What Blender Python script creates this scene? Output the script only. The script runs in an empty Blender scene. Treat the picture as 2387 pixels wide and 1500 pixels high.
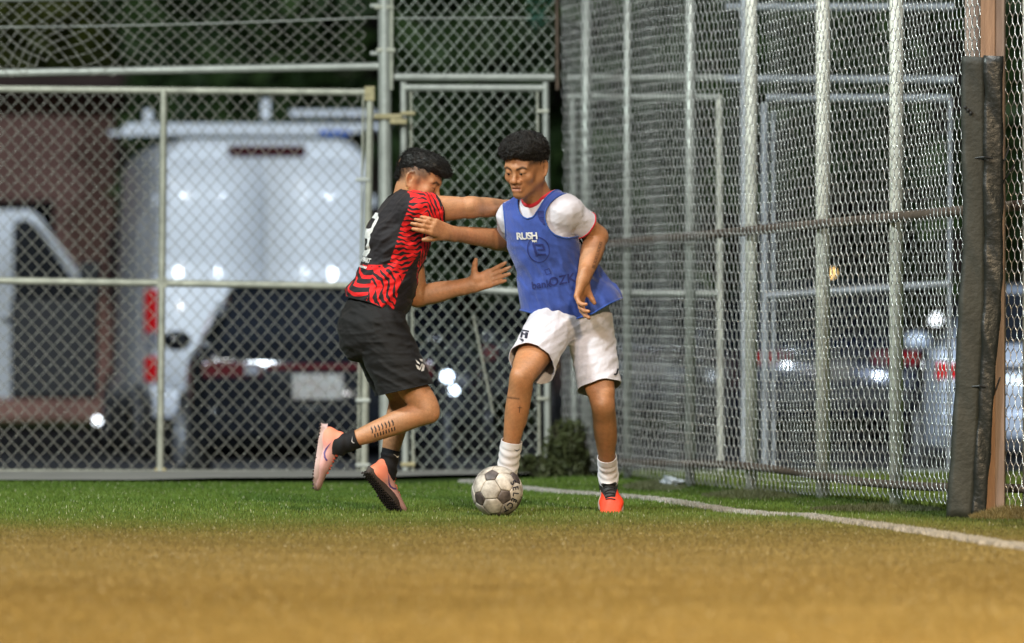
import bpy, bmesh, math, random
import numpy as np
from mathutils import Vector, Matrix
from mathutils.bvhtree import BVHTree
R = math.radians
random.seed(7); rng = np.random.default_rng(7)
scene = bpy.context.scene
C = scene.collection
# ------------------------------------------------------------------ camera
F, CX, CY, HC = 19892.0, 1193.5, 750.0, 0.833          # focal length in photo pixels, centre, eye height
cam_d = bpy.data.cameras.new('Camera'); cam = bpy.data.objects.new('Camera', cam_d); C.objects.link(cam)
cam.location = (0, 0, HC); cam.rotation_euler = (R(90), 0, 0)
cam_d.lens = 300; cam_d.sensor_width = 36; cam_d.clip_start = 0.5; cam_d.clip_end = 3000
cam_d.dof.use_dof = True; cam_d.dof.focus_distance = 37.0; cam_d.dof.aperture_fstop = 3.4
scene.camera = cam
# ------------------------------------------------------------------ night sky
world = bpy.data.worlds.new('World'); scene.world = world; world.use_nodes = True
wn = world.node_tree; bg = wn.nodes['Background']
sky = wn.nodes.new('ShaderNodeTexSky'); sky.sky_type = 'NISHITA'; sky.sun_disc = False
SUN_EL, SUN_AZ = 42.0, -24.0                            # the pitch's floodlight bank: high, behind the camera's left shoulder
sky.sun_elevation = R(SUN_EL); sky.sun_rotation = R(180 + SUN_AZ)
wn.links.new(sky.outputs[0], bg.inputs[0]); bg.inputs[1].default_value = 0.004
# ------------------------------------------------------------------ floodlights
sd = bpy.data.lights.new('floodlight_bank', 'SUN'); sun = bpy.data.objects.new('floodlight_bank', sd); C.objects.link(sun)
sd.energy = .5; sd.angle = R(11); sd.color = (0.97, 0.98, 1.0)
sun.rotation_euler = (R(90 - SUN_EL), 0, R(SUN_AZ))
def flood(name, loc, aim, watts, col, size, blend=0.6, radius=0.7):
    l = bpy.data.lights.new(name, 'SPOT'); o = bpy.data.objects.new(name, l); C.objects.link(o)
    o.location = loc; d = Vector(aim) - Vector(loc); o.rotation_euler = d.to_track_quat('-Z', 'Y').to_euler()
    l.energy = watts; l.color = col; l.spot_size = R(size); l.spot_blend = blend; l.shadow_soft_size = radius
    return o
flood('floodlight_pitch', (2.5, 34.5, 14), (0, 38, 0.6), 4100, (1.0, 0.98, 0.93), 70, .6, .3)
flood('floodlight_pitch', (-8, 14, 11), (-0.2, 39, 0.6), 9200, (1.0, 0.98, 0.96), 40)
flood('floodlight_corner', (-7.5, 33, 9), (1.0, 42.5, 1.6), 6200, (0.88, 1.0, 0.96), 70)
flood('floodlight_sodium', (4.0, 17.0, 9.0), (0.3, 23.0, 0.0), 22500, (1.0, 0.75, 0.46), 88, 0.7)
flood('floodlight_parking', (-5.5, 50.0, 8), (-2.0, 70, 1.2), 8800, (0.80, 0.92, 1.0), 80)
flood('floodlight_parking', (7.0, 50.0, 8), (4.2, 66, 0.6), 9000, (0.72, 0.84, 1.0), 80)
scene.view_settings.view_transform = 'Standard'; scene.view_settings.look = 'None'
scene.view_settings.exposure = 0.0; scene.view_settings.gamma = 1.0
scene.view_settings.use_curve_mapping = False

# ------------------------------------------------------------------ helpers
def W(px, py, Y):                     # photo pixel at depth Y -> metres
    return np.array([(px - CX) / F * Y, Y, HC - (py - CY) / F * Y])
def mesh_np(name, v, f, m=None, parent=None, smooth=True, uvcol=None, attr=None):
    """one mesh object from numpy vertices and a list/array of faces"""
    me = bpy.data.meshes.new(name)
    v = np.asarray(v, np.float32).reshape(-1, 3)
    if isinstance(f, np.ndarray) and f.ndim == 2 and len(f):
        n, k = f.shape
        me.vertices.add(len(v)); me.vertices.foreach_set('co', v.ravel())
        me.loops.add(n * k); me.loops.foreach_set('vertex_index', f.astype(np.int32).ravel())
        me.polygons.add(n); me.polygons.foreach_set('loop_start', np.arange(0, n * k, k, dtype=np.int32))
        me.polygons.foreach_set('loop_total', np.full(n, k, np.int32))
        me.update(calc_edges=True)
    else:
        me.from_pydata([tuple(map(float, p)) for p in v], [], [tuple(map(int, q)) for q in f])
    if smooth: me.polygons.foreach_set('use_smooth', np.ones(len(me.polygons), bool))
    if uvcol is not None:
        a = me.color_attributes.new('Col', 'FLOAT_COLOR', 'POINT')
        c4 = np.ones((len(v), 4), np.float32); c4[:, :3] = uvcol; a.data.foreach_set('color', c4.ravel())
    if attr:
        for k_, arr in attr.items():
            a = me.attributes.new(k_, 'FLOAT', 'POINT'); a.data.foreach_set('value', np.asarray(arr, np.float32))
    if m is not None: me.materials.append(m)
    me.validate()
    o = bpy.data.objects.new(name, me); C.objects.link(o)
    if parent is not None: o.parent = parent
    return o
class MB:
    """collects shapes; build() links them as one mesh"""
    def __init__(s): s.v = []; s.f = []
    def add(s, v, f):
        b = len(s.v); s.v += [tuple(map(float, p)) for p in v]; s.f += [tuple(i + b for i in q) for q in f]; return s
    def box(s, c, size, rz=0.0, bev=0.0, M=None):
        hx, hy, hz = [x / 2 for x in size]
        bm = bmesh.new(); bmesh.ops.create_cube(bm, size=1.0)
        for q in bm.verts: q.co = Vector((q.co.x * size[0], q.co.y * size[1], q.co.z * size[2]))
        if bev > 0: bmesh.ops.bevel(bm, geom=bm.edges[:], offset=min(bev, min(size) * .45), segments=2, affect='EDGES', profile=.6)
        Mx = Matrix.Translation(Vector(c)) @ (M.to_4x4() if M is not None else Matrix.Rotation(rz, 4, 'Z'))
        bm.transform(Mx); bm.verts.index_update()
        s.add([tuple(q.co) for q in bm.verts], [[q.index for q in p.verts] for p in bm.faces]); bm.free(); return s
    def tube(s, pts, r, n=8, cap=True):
        pts = [Vector(p) for p in pts]; m = len(pts); rs = r if isinstance(r, (list, tuple)) else [r] * m
        up = Vector((0, 0, 1)); v = []; prev = None
        for i, p in enumerate(pts):
            t = (pts[min(i + 1, m - 1)] - pts[max(i - 1, 0)])
            t = t.normalized() if t.length > 1e-9 else Vector((0, 0, 1))
            if prev is None:
                a = t.cross(up if abs(t.z) < .9 else Vector((1, 0, 0))).normalized()
            else:
                a = (prev - t * prev.dot(t)).normalized()
            prev = a; b = t.cross(a)
            for k in range(n):
                w = 2 * math.pi * k / n; v.append(p + (a * math.cos(w) + b * math.sin(w)) * rs[i])
        f = [(i * n + k, i * n + (k + 1) % n, (i + 1) * n + (k + 1) % n, (i + 1) * n + k) for i in range(m - 1) for k in range(n)]
        if cap: f += [tuple(range(n - 1, -1, -1)), tuple(range((m - 1) * n, m * n))]
        return s.add(v, f)
    def sphere(s, c, r, nu=14, nv=9, M=None):
        rr = r if isinstance(r, (list, tuple)) else (r, r, r); v = []
        for j in range(nv + 1):
            th = math.pi * j / nv
            for i in range(nu):
                ph = 2 * math.pi * i / nu
                q = Vector((rr[0] * math.sin(th) * math.cos(ph), rr[1] * math.sin(th) * math.sin(ph), rr[2] * math.cos(th)))
                if M is not None: q = M @ q
                v.append(q + Vector(c))
        f = [(j * nu + i, (j + 1) * nu + i, (j + 1) * nu + (i + 1) % nu, j * nu + (i + 1) % nu) for j in range(nv) for i in range(nu)]
        return s.add(v, f)
    def build(s, name, m, parent=None, smooth=False, origin=None):
        v = np.array(s.v)
        if origin is not None: v = v - np.array(origin)
        o = mesh_np(name, v, s.f, m, parent, smooth)
        if origin is not None: o.location = origin
        return o
def thing(name, label, cat, loc=(0, 0, 0), group=None):
    o = bpy.data.objects.new(name, None); C.objects.link(o); o.location = [float(x) for x in loc]; o.empty_display_size = .1
    return tag(o, label, cat, group)
def tag(o, label, cat, group=None, kind=None):
    if label: o['label'] = label
    if cat: o['category'] = cat
    if group: o['group'] = group
    if kind: o['kind'] = kind
    return o
def auto_smooth(o, ang=35):
    o.data.polygons.foreach_set('use_smooth', np.ones(len(o.data.polygons), bool))
    try: o.data.set_sharp_from_angle(angle=R(ang))
    except Exception: pass
    return o
# ------------------------------------------------------------------ materials
def mat(name, col, rough=.6, metal=0.0, var=.25, scale=20.0, bump=0.0, bscale=None, coat=0.0, col2=None, detail=5.0,
        emit=None, estr=0.0, vcol=False, sss=0.0, spec=.5, stretch=None, alpha=1.0, trans=0.0, sheen=0.0):
    m = bpy.data.materials.new(name); m.use_nodes = True; nt = m.node_tree; N = nt.nodes; L = nt.links
    p = N['Principled BSDF']; p.inputs['Roughness'].default_value = rough; p.inputs['Metallic'].default_value = metal
    p.inputs['Specular IOR Level'].default_value = spec
    if coat: p.inputs['Coat Weight'].default_value = coat; p.inputs['Coat Roughness'].default_value = .05
    if sheen: p.inputs['Sheen Weight'].default_value = sheen; p.inputs['Sheen Roughness'].default_value = .4
    if trans: p.inputs['Transmission Weight'].default_value = trans
    if alpha < 1: p.inputs['Alpha'].default_value = alpha
    if sss:
        p.inputs['Subsurface Weight'].default_value = sss; p.inputs['Subsurface Radius'].default_value = (.9, .35, .2); p.inputs['Subsurface Scale'].default_value = .006
    tc = N.new('ShaderNodeTexCoord'); src = tc.outputs['Object']
    if stretch:
        mp = N.new('ShaderNodeMapping'); mp.inputs['Scale'].default_value = stretch; L.new(src, mp.inputs[0]); src = mp.outputs[0]
    nz = N.new('ShaderNodeTexNoise'); nz.inputs['Scale'].default_value = scale; nz.inputs['Detail'].default_value = detail; nz.inputs['Roughness'].default_value = .6
    L.new(src, nz.inputs['Vector'])
    c1 = np.array(col[:3]); c2 = np.array(col2[:3]) if col2 is not None else c1 * (1 - var)
    rp = N.new('ShaderNodeMapRange'); rp.inputs[1].default_value = .3; rp.inputs[2].default_value = .7
    L.new(nz.outputs[0], rp.inputs[0])
    mx = N.new('ShaderNodeMix'); mx.data_type = 'RGBA'; L.new(rp.outputs[0], mx.inputs['Factor'])
    if vcol:
        at = N.new('ShaderNodeVertexColor'); at.layer_name = 'Col'
        sc = N.new('ShaderNodeMix'); sc.data_type = 'RGBA'; sc.blend_type = 'MULTIPLY'; sc.inputs['Factor'].default_value = 1
        L.new(at.outputs[0], sc.inputs['A']); sc.inputs['B'].default_value = (1 - var, 1 - var, 1 - var, 1)
        L.new(at.outputs[0], mx.inputs['A']); L.new(sc.outputs['Result'], mx.inputs['B'])
    else:
        mx.inputs['A'].default_value = (*c1, 1); mx.inputs['B'].default_value = (*c2, 1)
    L.new(mx.outputs['Result'], p.inputs['Base Color'])
    if bump:
        bz = N.new('ShaderNodeTexNoise'); bz.inputs['Scale'].default_value = bscale or scale * 3; bz.inputs['Detail'].default_value = 4
        L.new(src, bz.inputs['Vector'])
        b = N.new('ShaderNodeBump'); b.inputs['Strength'].default_value = bump; b.inputs['Distance'].default_value = .01
        L.new(bz.outputs[0], b.inputs['Height']); L.new(b.outputs[0], p.inputs['Normal'])
    if emit is not None:
        p.inputs['Emission Color'].default_value = (*emit, 1); p.inputs['Emission Strength'].default_value = estr
    return m
M = {}
M['galv'] = mat('galvanised_steel', (.50, .53, .49), .42, .35, .3, 9, .15, 60)
M['galv_worn'] = mat('galvanised_steel_weathered', (.52, .53, .44), .5, .25, .4, 14, .2, 60)
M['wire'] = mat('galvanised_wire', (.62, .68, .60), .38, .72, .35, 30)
M['wire_dull'] = mat('dull_wire', (.44, .44, .39), .42, .65, .4, 30)  # weaker light on the left gate put into a duller wire colour
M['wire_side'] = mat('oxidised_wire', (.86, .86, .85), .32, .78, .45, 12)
M['brass'] = mat('corroded_fitting', (.50, .44, .25), .55, .3, .4, 40)
M['post_cream'] = mat('painted_pipe', (.80, .80, .70), .5, .1, .35, 6, .2, 40)
M['rust'] = mat('rusty_pipe', (.16, .115, .085), .8, .2, .5, 20, .3, 80)
M['wood'] = mat('weathered_timber', (.40, .24, .15), .8, 0, .4, 6, .3, 40, stretch=(6, 6, .6))
M['wood2'] = mat('weathered_timber_grey', (.36, .27, .22), .85, 0, .4, 6, .3, 40, stretch=(6, 6, .6))
M['pad'] = mat('dark_vinyl', (.018, .021, .019), .38, 0, .4, 10, .35, 40)
M['pad_face'] = mat('lit_vinyl', (.034, .038, .031), .6, 0, .35, 8, .3, 40)  # lit front of the pad, painted lighter than its dark side
M['concrete'] = mat('concrete', (.30, .30, .28), .9, 0, .35, 3, .3, 60)
M['asphalt'] = mat('asphalt', (.045, .046, .05), .75, 0, .4, 8, .4, 150)
M['turf_base'] = mat('turf_infill', (.045, .075, .02), .95, 0, .4, 5, .3, 200)
M['infill'] = mat('tinted_infill', (1, 1, 1), .95, 0, .25, 6, .3, 200, vcol=True, spec=.1)
M['blade'] = mat('grass_blade', (1, 1, 1), .55, 0, .15, 3, vcol=True, spec=.25)
M['paint_white'] = mat('line_paint', (.62, .62, .60), .8, 0, .3, 12)
M['leaf'] = mat('dark_leaf', (.10, .19, .045), .6, 0, .6, .6, col2=(.016, .036, .012))
M['leaf_olive'] = mat('olive_leaf', (.16, .19, .02), .6, 0, .6, .8, col2=(.03, .04, .01))
M['weed'] = mat('weed_leaf', (.06, .075, .022), .65, 0, .5, 5)
M['bark'] = mat('bark', (.07, .05, .04), .9, 0, .4, 8, .5, 30)
M['brick'] = mat('brick_wall', (.56, .30, .24), .9, 0, .35, 1.2)
M['mortar'] = mat('brown_trim', (.10, .065, .055), .9, 0, .3, 2)
M['dark_glass'] = mat('dark_glass', (.012, .014, .018), .06, 0, .2, 2, spec=.6)
M['van_white'] = mat('white_van_paint', (.76, .79, .82), .4, 0, .05, 2, coat=.35)
M['car_black'] = mat('black_car_paint', (.006, .007, .009), .10, 0, .2, 2, coat=0, spec=.45)
M['car_grey'] = mat('grey_car_paint', (.06, .065, .075), .2, .3, .2, 2, coat=.8)
M['car_white'] = mat('white_car_paint', (.62, .65, .70), .22, 0, .05, 2, coat=.8)
M['car_blue'] = mat('dark_blue_car_paint', (.015, .022, .05), .2, .2, .2, 2, coat=.8)
M['car_pale'] = mat('silver_car_paint', (.36, .40, .47), .3, .3, .05, 2, coat=.6)
M['car_red'] = mat('red_car_paint', (.28, .02, .025), .22, 0, .1, 2, coat=.8)
M['tail'] = mat('tail_light_lens', (.50, .008, .01), .15, 0, .1, 30, coat=.6)
M['tail_dim'] = mat('dark_red_lens', (.05, .006, .008), .15, 0, .1, 30, coat=.6)
M['clear'] = mat('clear_lens', (.16, .165, .18), .1, 0, .1, 30, coat=.8)
M['plastic'] = mat('black_plastic', (.02, .02, .022), .5, 0, .3, 20)
M['tyre'] = mat('tyre_rubber', (.018, .018, .018), .8, 0, .3, 20)
M['rim'] = mat('alloy_rim', (.45, .46, .48), .3, .8, .2, 20)
M['plate'] = mat('licence_plate', (.24, .25, .23), .5, 0, .6, 26, col2=(.15, .11, .09))
M['blue_tag'] = mat('blue_sticker', (.05, .13, .45), .5)
M['headlamp'] = mat('lit_headlamp', (.8, .85, .9), .2, emit=(.72, .85, 1), estr=10)
M['lamp_amber'] = mat('lit_amber_lamp', (.8, .5, .2), .2, emit=(1, .62, .22), estr=6)
M['lamp_white'] = mat('lit_white_lamp', (.8, .8, .8), .2, emit=(.86, .93, 1), estr=6)
M['lamp_green'] = mat('lit_pale_lamp', (.8, .8, .7), .2, emit=(.95, .95, .68), estr=5)
M['tarp'] = mat('green_netting', (.05, .20, .15), .8, 0, .5, 30)
# ================================================================== THE SETTING
YF = 46.3                                              # depth of the back fence
LOT = -0.35                                            # the parking lot lies lower than the pitch
def fence_X(Y): return 0.271 + (46.3 - Y) * 0.1858     # ground line of the side fence
def sheet(name, pts, m, z=None):
    o = mesh_np(name, pts, [tuple(range(len(pts)))], m, None, False); return tag(o, None, None, None, 'structure')
sheet('ground', [(-900, -100, -.40), (900, -100, -.40), (900, 1500, -.40), (-900, 1500, -.40)], M['turf_base'])
sheet('parking_lot', [(-120, 48.2, LOT), (120, 48.2, LOT), (120, 92, LOT), (-120, 92, LOT)], M['asphalt'])
sheet('lawn', [(-120, 92, LOT + .06), (120, 92, LOT + .06), (120, 140, LOT + .06), (-120, 140, LOT + .06)], mat('lawn_grass', (.10, .16, .03), .9, 0, .5, .6))
def snoise(x, y, s=1.0):
    return (np.sin(x * 2.1 * s + 1.3 * np.sin(y * 1.7 * s)) + np.sin(y * 2.7 * s + 1.1 * np.sin(x * 2.3 * s + 2)) + .6 * np.sin((x * 5.1 + y * 4.3) * s)) / 2.6
def glow_edge(x, y): return 34.9 + .85 * snoise(x, y * .3, .8) + .3 * snoise(x, y, 3) - .55 * np.clip((x - .6) / 1.4, 0, 1)  # where the warm light painted into the turf colours begins
# turf platform with a slightly uneven surface and sloping back edge
def turf_h(x, y): return .006 * np.sin(x * 1.3 + y * .55) + .005 * np.sin(x * .4 - y * 1.1 + 1.0)
gx = np.linspace(-14, 12, 130); gy = np.concatenate([np.linspace(2, 47.2, 300), [47.7, 48.3]])
XX, YY = np.meshgrid(gx, gy); ZZ = turf_h(XX, YY) * (YY < 44.5); ZZ[-2] = -.02; ZZ[-1] = -.36
idx = np.arange(XX.size).reshape(XX.shape)
q = np.stack([idx[:-1, :-1], idx[:-1, 1:], idx[1:, 1:], idx[1:, :-1]], -1).reshape(-1, 4)
wf = (1 / (1 + np.exp((YY - glow_edge(XX, YY)) / 1.3))).reshape(-1, 1); tc_ = np.array([.040, .075, .014]) * (1 - wf) + np.array([.17, .122, .040]) * wf
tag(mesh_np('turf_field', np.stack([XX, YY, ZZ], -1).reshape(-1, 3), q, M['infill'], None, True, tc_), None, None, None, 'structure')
# concrete apron below the gates
ap = [(-14, 43.75), (-1.9, 43.75), (-1.55, 44.3), (-.75, 44.55), (-.35, 45.2), (.1, 45.6), (.1, 46.9), (-14, 46.9)]
o = mesh_np('concrete_apron', [(x, y, .022) for x, y in ap], [tuple(range(len(ap)))], M['concrete'], None, False); tag(o, None, None, None, 'structure')
# ---- turf pile: real blades; green near the corner, tan nearer the camera, with warm lamp light put into the colour
LINE = [(1085, 1124), (1250, 1140), (1400, 1155), (1560, 1172), (1700, 1193), (1800, 1203), (1880, 1204), (1930, 1218), (2060, 1237), (2230, 1258), (2420, 1284)]
def ground_pt(px, py): Y = HC * F / (py - CY); return ((px - CX) / F * Y, Y)
LP = np.array([ground_pt(*p) for p in LINE])
def line_dist(x, y):
    d = np.full(x.shape, 9.0)
    for (x0, y0), (x1, y1) in zip(LP[:-1], LP[1:]):
        dx, dy = x1 - x0, y1 - y0; t = np.clip(((x - x0) * dx + (y - y0) * dy) / (dx * dx + dy * dy), 0, 1)
        d = np.minimum(d, np.hypot(x - x0 - t * dx, y - y0 - t * dy))
    return d
def blades(name, x, y, z0, hgt, wid, col, lean=.5):
    n = len(x); a = rng.uniform(0, 2 * np.pi, n); ta = rng.uniform(0, 2 * np.pi, n); ln = rng.uniform(0, lean, n) * hgt
    v = np.zeros((n, 3, 3), np.float32)
    v[:, 0, 0] = x - np.cos(a) * wid; v[:, 0, 1] = y - np.sin(a) * wid; v[:, 1, 0] = x + np.cos(a) * wid; v[:, 1, 1] = y + np.sin(a) * wid
    v[:, :2, 2] = z0[:, None] - .002
    v[:, 2, 0] = x + np.cos(ta) * ln; v[:, 2, 1] = y + np.sin(ta) * ln; v[:, 2, 2] = z0 + hgt
    c = np.repeat(col[:, None, :], 3, 1).reshape(-1, 3)
    return mesh_np(name, v.reshape(-1, 3), np.arange(3 * n).reshape(-1, 3), M['blade'], None, False, c)
NB = 460000
y = 20 + 26.2 * rng.random(NB) ** 0.9; half = y / F * 1420; x = rng.uniform(-1, 1, NB) * half
keep = (x < fence_X(y) + .25) & ~((y > 43.85) & (x < -.6 + (y - 43.8) * .6)) & (y < 45.9)
x, y = x[keep], y[keep]
ld = line_dist(x, y); white = ld < .040 + .018 * snoise(x, y, 4) + rng.normal(0, .012, len(x))
edge = glow_edge(x, y) + rng.normal(0, .45, len(x))
warm_glow = 1 / (1 + np.exp((y - edge) / 1.3))
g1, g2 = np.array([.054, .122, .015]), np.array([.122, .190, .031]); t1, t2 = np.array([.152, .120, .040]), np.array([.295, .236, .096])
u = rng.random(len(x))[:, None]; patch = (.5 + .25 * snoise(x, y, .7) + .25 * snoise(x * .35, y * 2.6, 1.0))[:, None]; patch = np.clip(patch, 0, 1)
col = (g1 + (g2 - g1) * (u * .35 + patch * .65)) * (1 - warm_glow[:, None]) + (t1 + (t2 - t1) * (u * .3 + patch * .7)) * warm_glow[:, None]
fleck = rng.random(len(x)) < .02; col[fleck] = col[fleck] * .3 + np.array([.55, .55, .42]) * .7
# dark debris streaks and a worn dark band along the fence
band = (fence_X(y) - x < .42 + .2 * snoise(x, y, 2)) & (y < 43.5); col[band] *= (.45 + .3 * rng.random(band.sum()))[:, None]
zz = turf_h(x, y); hg = rng.uniform(.006, .017, len(x)) * np.where(warm_glow > .5, .65, 1)
s = ~white
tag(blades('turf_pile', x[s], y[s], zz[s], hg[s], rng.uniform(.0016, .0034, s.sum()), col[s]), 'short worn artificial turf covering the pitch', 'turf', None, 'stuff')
s = white; wc = np.array([.66, .67, .64]) * (.75 + .25 * rng.random(s.sum()))[:, None]
n2 = 26000; k = rng.integers(0, len(LP) - 1, n2); t = rng.random(n2)[:, None]; w_ = rng.uniform(-.042, .042, n2)
seglen = np.hypot(*(LP[1:] - LP[:-1]).T); k = rng.choice(len(LP) - 1, n2, p=seglen / seglen.sum())
pp = LP[k] + (LP[k + 1] - LP[k]) * t; nn = (LP[k + 1] - LP[k])[:, ::-1] * np.array([1, -1]); nn /= np.hypot(*nn.T)[:, None]
pp = pp + nn * (w_ + .018 * snoise(pp[:, 0], pp[:, 1], 5))[:, None]
wx = np.concatenate([x[s], pp[:, 0]]); wy = np.concatenate([y[s], pp[:, 1]])
wc = np.array([.60, .60, .57]) * (.55 + .45 * rng.random(len(wx)) * (.6 + .4 * snoise(wx, wy, 6)))[:, None]
tag(blades('painted_touchline', wx, wy, turf_h(wx, wy), rng.uniform(.010, .022, len(wx)), rng.uniform(.003, .0055, len(wx)), wc), None, None, None, 'structure')
# pale debris dashes lying near the gate
for px, py, n_ in ((300, 1138, 260), (340, 1162, 420), (245, 1150, 120)):
    pass
# ---- chain link fabric
def chain(name, P0, U, wid, hgt, cu, cv, r, m, parent, warp=None, dep=.0045, keep=None):
    """zig-zag wires hooked into each other: P0 lower corner, U unit direction along the fence; heights run up"""
    U = np.array(U, float); U /= np.linalg.norm(U); Z = np.array([0, 0, 1.0]); Nn = np.cross(U, Z)
    n = max(2, int(round(wid / cu))); mrows = max(2, int(round(hgt / cv)))
    tt = np.arange(0, mrows + .001, .5)                      # two points for every half diamond
    k = np.arange(n)[:, None]; ph = (k % 2)
    tri = np.abs(((tt[None, :] + ph) % 2) - 1)               # 0..1..0
    tri = np.clip((tri - .5) * 1.06 + .5, -.04, 1.04)
    uu = (k + tri) * cu; vv = np.broadcast_to(tt * cv, uu.shape).copy()
    step = ((tt[None, :] + ph) % 2)
    ww = np.where(np.isclose(step, .5), dep, np.where(np.isclose(step, 1.5), -dep, 0.0))
    du, dv, dw = (warp(uu, vv) if warp else (0, 0, 0))
    uu = uu + du; vv = vv + dv; ww = ww + dw
    P = np.array(P0)[None, None, :] + uu[..., None] * U + vv[..., None] * Z + ww[..., None] * Nn
    T = np.empty_like(P); T[:, 1:-1] = P[:, 2:] - P[:, :-2]; T[:, 0] = P[:, 1] - P[:, 0]; T[:, -1] = P[:, -1] - P[:, -2]
    T /= np.linalg.norm(T, axis=-1, keepdims=True) + 1e-12
    A = np.cross(T, Nn[None, None, :]); A /= np.linalg.norm(A, axis=-1, keepdims=True) + 1e-12; B = np.cross(T, A)
    K = 4; ring = np.stack([P + r * (A * math.cos(2 * math.pi * (j + .5) / K) + B * math.sin(2 * math.pi * (j + .5) / K)) for j in range(K)], 2)
    m_ = len(tt); ids = np.arange(n * m_ * K).reshape(n, m_, K)
    a = ids[:, :-1, :]; b = np.roll(a, -1, 2); c = ids[:, 1:, :]; d = np.roll(c, -1, 2)
    f = np.stack([a, b, d, c], -1)
    if keep is not None:
        mid = (keep(uu, vv)); ok = mid[:, :-1] & mid[:, 1:]; f = f[ok]
    f = f.reshape(-1, 4)
    loc = np.array(parent.location) if parent is not None else np.zeros(3)
    o = mesh_np(name, ring.reshape(-1, 3) - loc, f, m, parent, True); o['kind'] = 'stuff'
    return o
def pipe(name, a, b, r, m, parent, n=12, bend=None, depth=YF):
    A = W(a[0], a[1], a[2] if len(a) > 2 else depth); B = W(b[0], b[1], b[2] if len(b) > 2 else depth)
    pts = [A + (B - A) * t for t in np.linspace(0, 1, 9 if bend else 2)]
    if bend: pts = [p + np.array([0, 0, bend * math.sin(math.pi * i / 8)]) for i, p in enumerate(pts)]
    loc = np.array(parent.location)
    return auto_smooth(MB().tube([p - loc for p in pts], r, n).build(name, m, parent), 50)
S = F / YF                                             # photo pixels per metre at the back fence
def panel(x0, x1, y0, y1, parent, warp=None, m='wire', Y=YF, r=.0033, keep=None, cu=.0347, cv=.0413):
    P0 = W(x0, y1, Y); wid = (x1 - x0) / F * Y; hgt = (y1 - y0) / F * Y
    return chain('chain_link_mesh', P0, (1, 0, 0), wid, hgt, cu, cv, r, M[m], parent, warp, keep=keep)
def loose(amp):
    return lambda u, v: (amp * np.sin(u * 3.1 + v * 4.0) + amp * .6 * np.sin(u * 7 + 2 + v * 2), amp * np.sin(u * 2.3 + 1 + v * 3) + amp * .5 * np.sin(u * 9), amp * .8 * np.sin(u * 5 + v * 3))
def frag(x, y, w, h, name, parent, m='brass', Y=YF, d=.05):
    p = W(x, y, Y) - np.array(parent.location); s_ = F / Y
    return MB().box(p, (w / s_, d, h / s_), bev=.006).build(name, M[m], parent)
# upper fence left of the gate post
g = thing('chain_link_fence', 'upper chain link panel with sagging mesh above the wide left gate', 'fence', W(440, 1105, YF))
pipe('rail', (-420, 178), (884, 155), .022, M['galv'], g); pipe('rail', (-420, 3), (884, -18), .021, M['galv'], g)
pipe('tension_wire', (-420, 64), (884, 41), .0045, M['galv'], g, 6, -.02)
def sag(u, v):
    e = np.exp(-((u - 1.28) / .5) ** 2) * np.exp(-(v / .22) ** 2)
    return (.045 * e * np.sin(u * 8 + v * 9) + .006 * np.sin(u * 5), .05 * e * np.sin(u * 11) + .01 * np.sin(u * 2.5) + u * .022, .03 * e)
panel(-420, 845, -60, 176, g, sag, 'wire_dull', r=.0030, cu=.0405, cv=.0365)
for yy in (14, 125): frag(876, yy, 26, 9, 'band_clamp', g, 'galv')
# tall gate post
g = thing('fence_post', 'tall thick galvanised post between the wide gate and narrow gate', 'post', W(898, 1108, YF))
pipe('pipe', (896, -140), (900, 1112), .036, M['galv'], g, 18, depth=YF - .01)
pipe('tension_bar', (914, -140), (913, 210), .010, M['galv_worn'], g, 8, depth=YF - .03)
frag(905, 272, 66, 12, 'hinge_strap', g, 'brass', YF - .05, .03); frag(929, 284, 40, 12, 'hinge_pin', g, 'brass', YF - .05, .03)
frag(896, 18, 46, 10, 'band_clamp', g, 'galv_worn', YF, .09); frag(900, 118, 44, 10, 'band_clamp', g, 'galv_worn', YF, .09)
# wide gate leaf on the left
g = thing('chain_link_gate', 'wide chain link gate leaf in front of the white van', 'gate', W(420, 1108, YF))
pipe('top_rail', (-420, 204), (866, 216), .0195, M['galv_worn'], g); pipe('mid_rail', (-420, 648), (856, 668), .0195, M['galv_worn'], g)
pipe('bottom_rail', (-420, 1101), (846, 1107), .020, M['galv_worn'], g)
pipe('upright', (382, 210), (373, 1104), .0195, M['galv_worn'], g, depth=YF - .012); pipe('stile', (863, 203), (848, 1110), .021, M['galv_worn'], g)
pipe('tension_bar', (847, 222), (834, 1104), .007, M['galv_worn'], g, 6)
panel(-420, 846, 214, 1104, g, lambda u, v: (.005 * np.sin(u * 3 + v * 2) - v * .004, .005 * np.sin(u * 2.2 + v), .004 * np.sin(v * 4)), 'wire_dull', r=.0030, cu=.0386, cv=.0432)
frag(862, 219, 24, 34, 'corner_fitting', g, 'brass'); frag(374, 1100, 26, 18, 'corner_fitting', g, 'brass'); frag(378, 660, 24, 24, 'corner_fitting', g, 'galv_worn')
for yy in (420, 934, 1085): frag(846, yy, 34, 9, 'band_clamp', g, 'galv')
# fence panel above the narrow gate
g = thing('chain_link_fence', 'upper chain link panel above the narrow gate behind the players', 'fence', W(1105, 1108, YF))
pipe('rail', (918, 180), (1292, 181), .021, M['galv'], g); pipe('tension_wire', (918, 43), (1285, 42), .0045, M['galv'], g, 6)
pipe('edge_bar', (1298, -140), (1300, 210), .012, M['rust'], g, 8)
panel(922, 1292, -60, 180, g, lambda u, v: (.004 * np.sin(u * 5 + v * 3), .004 * np.sin(u * 4), 0 * u))
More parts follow.
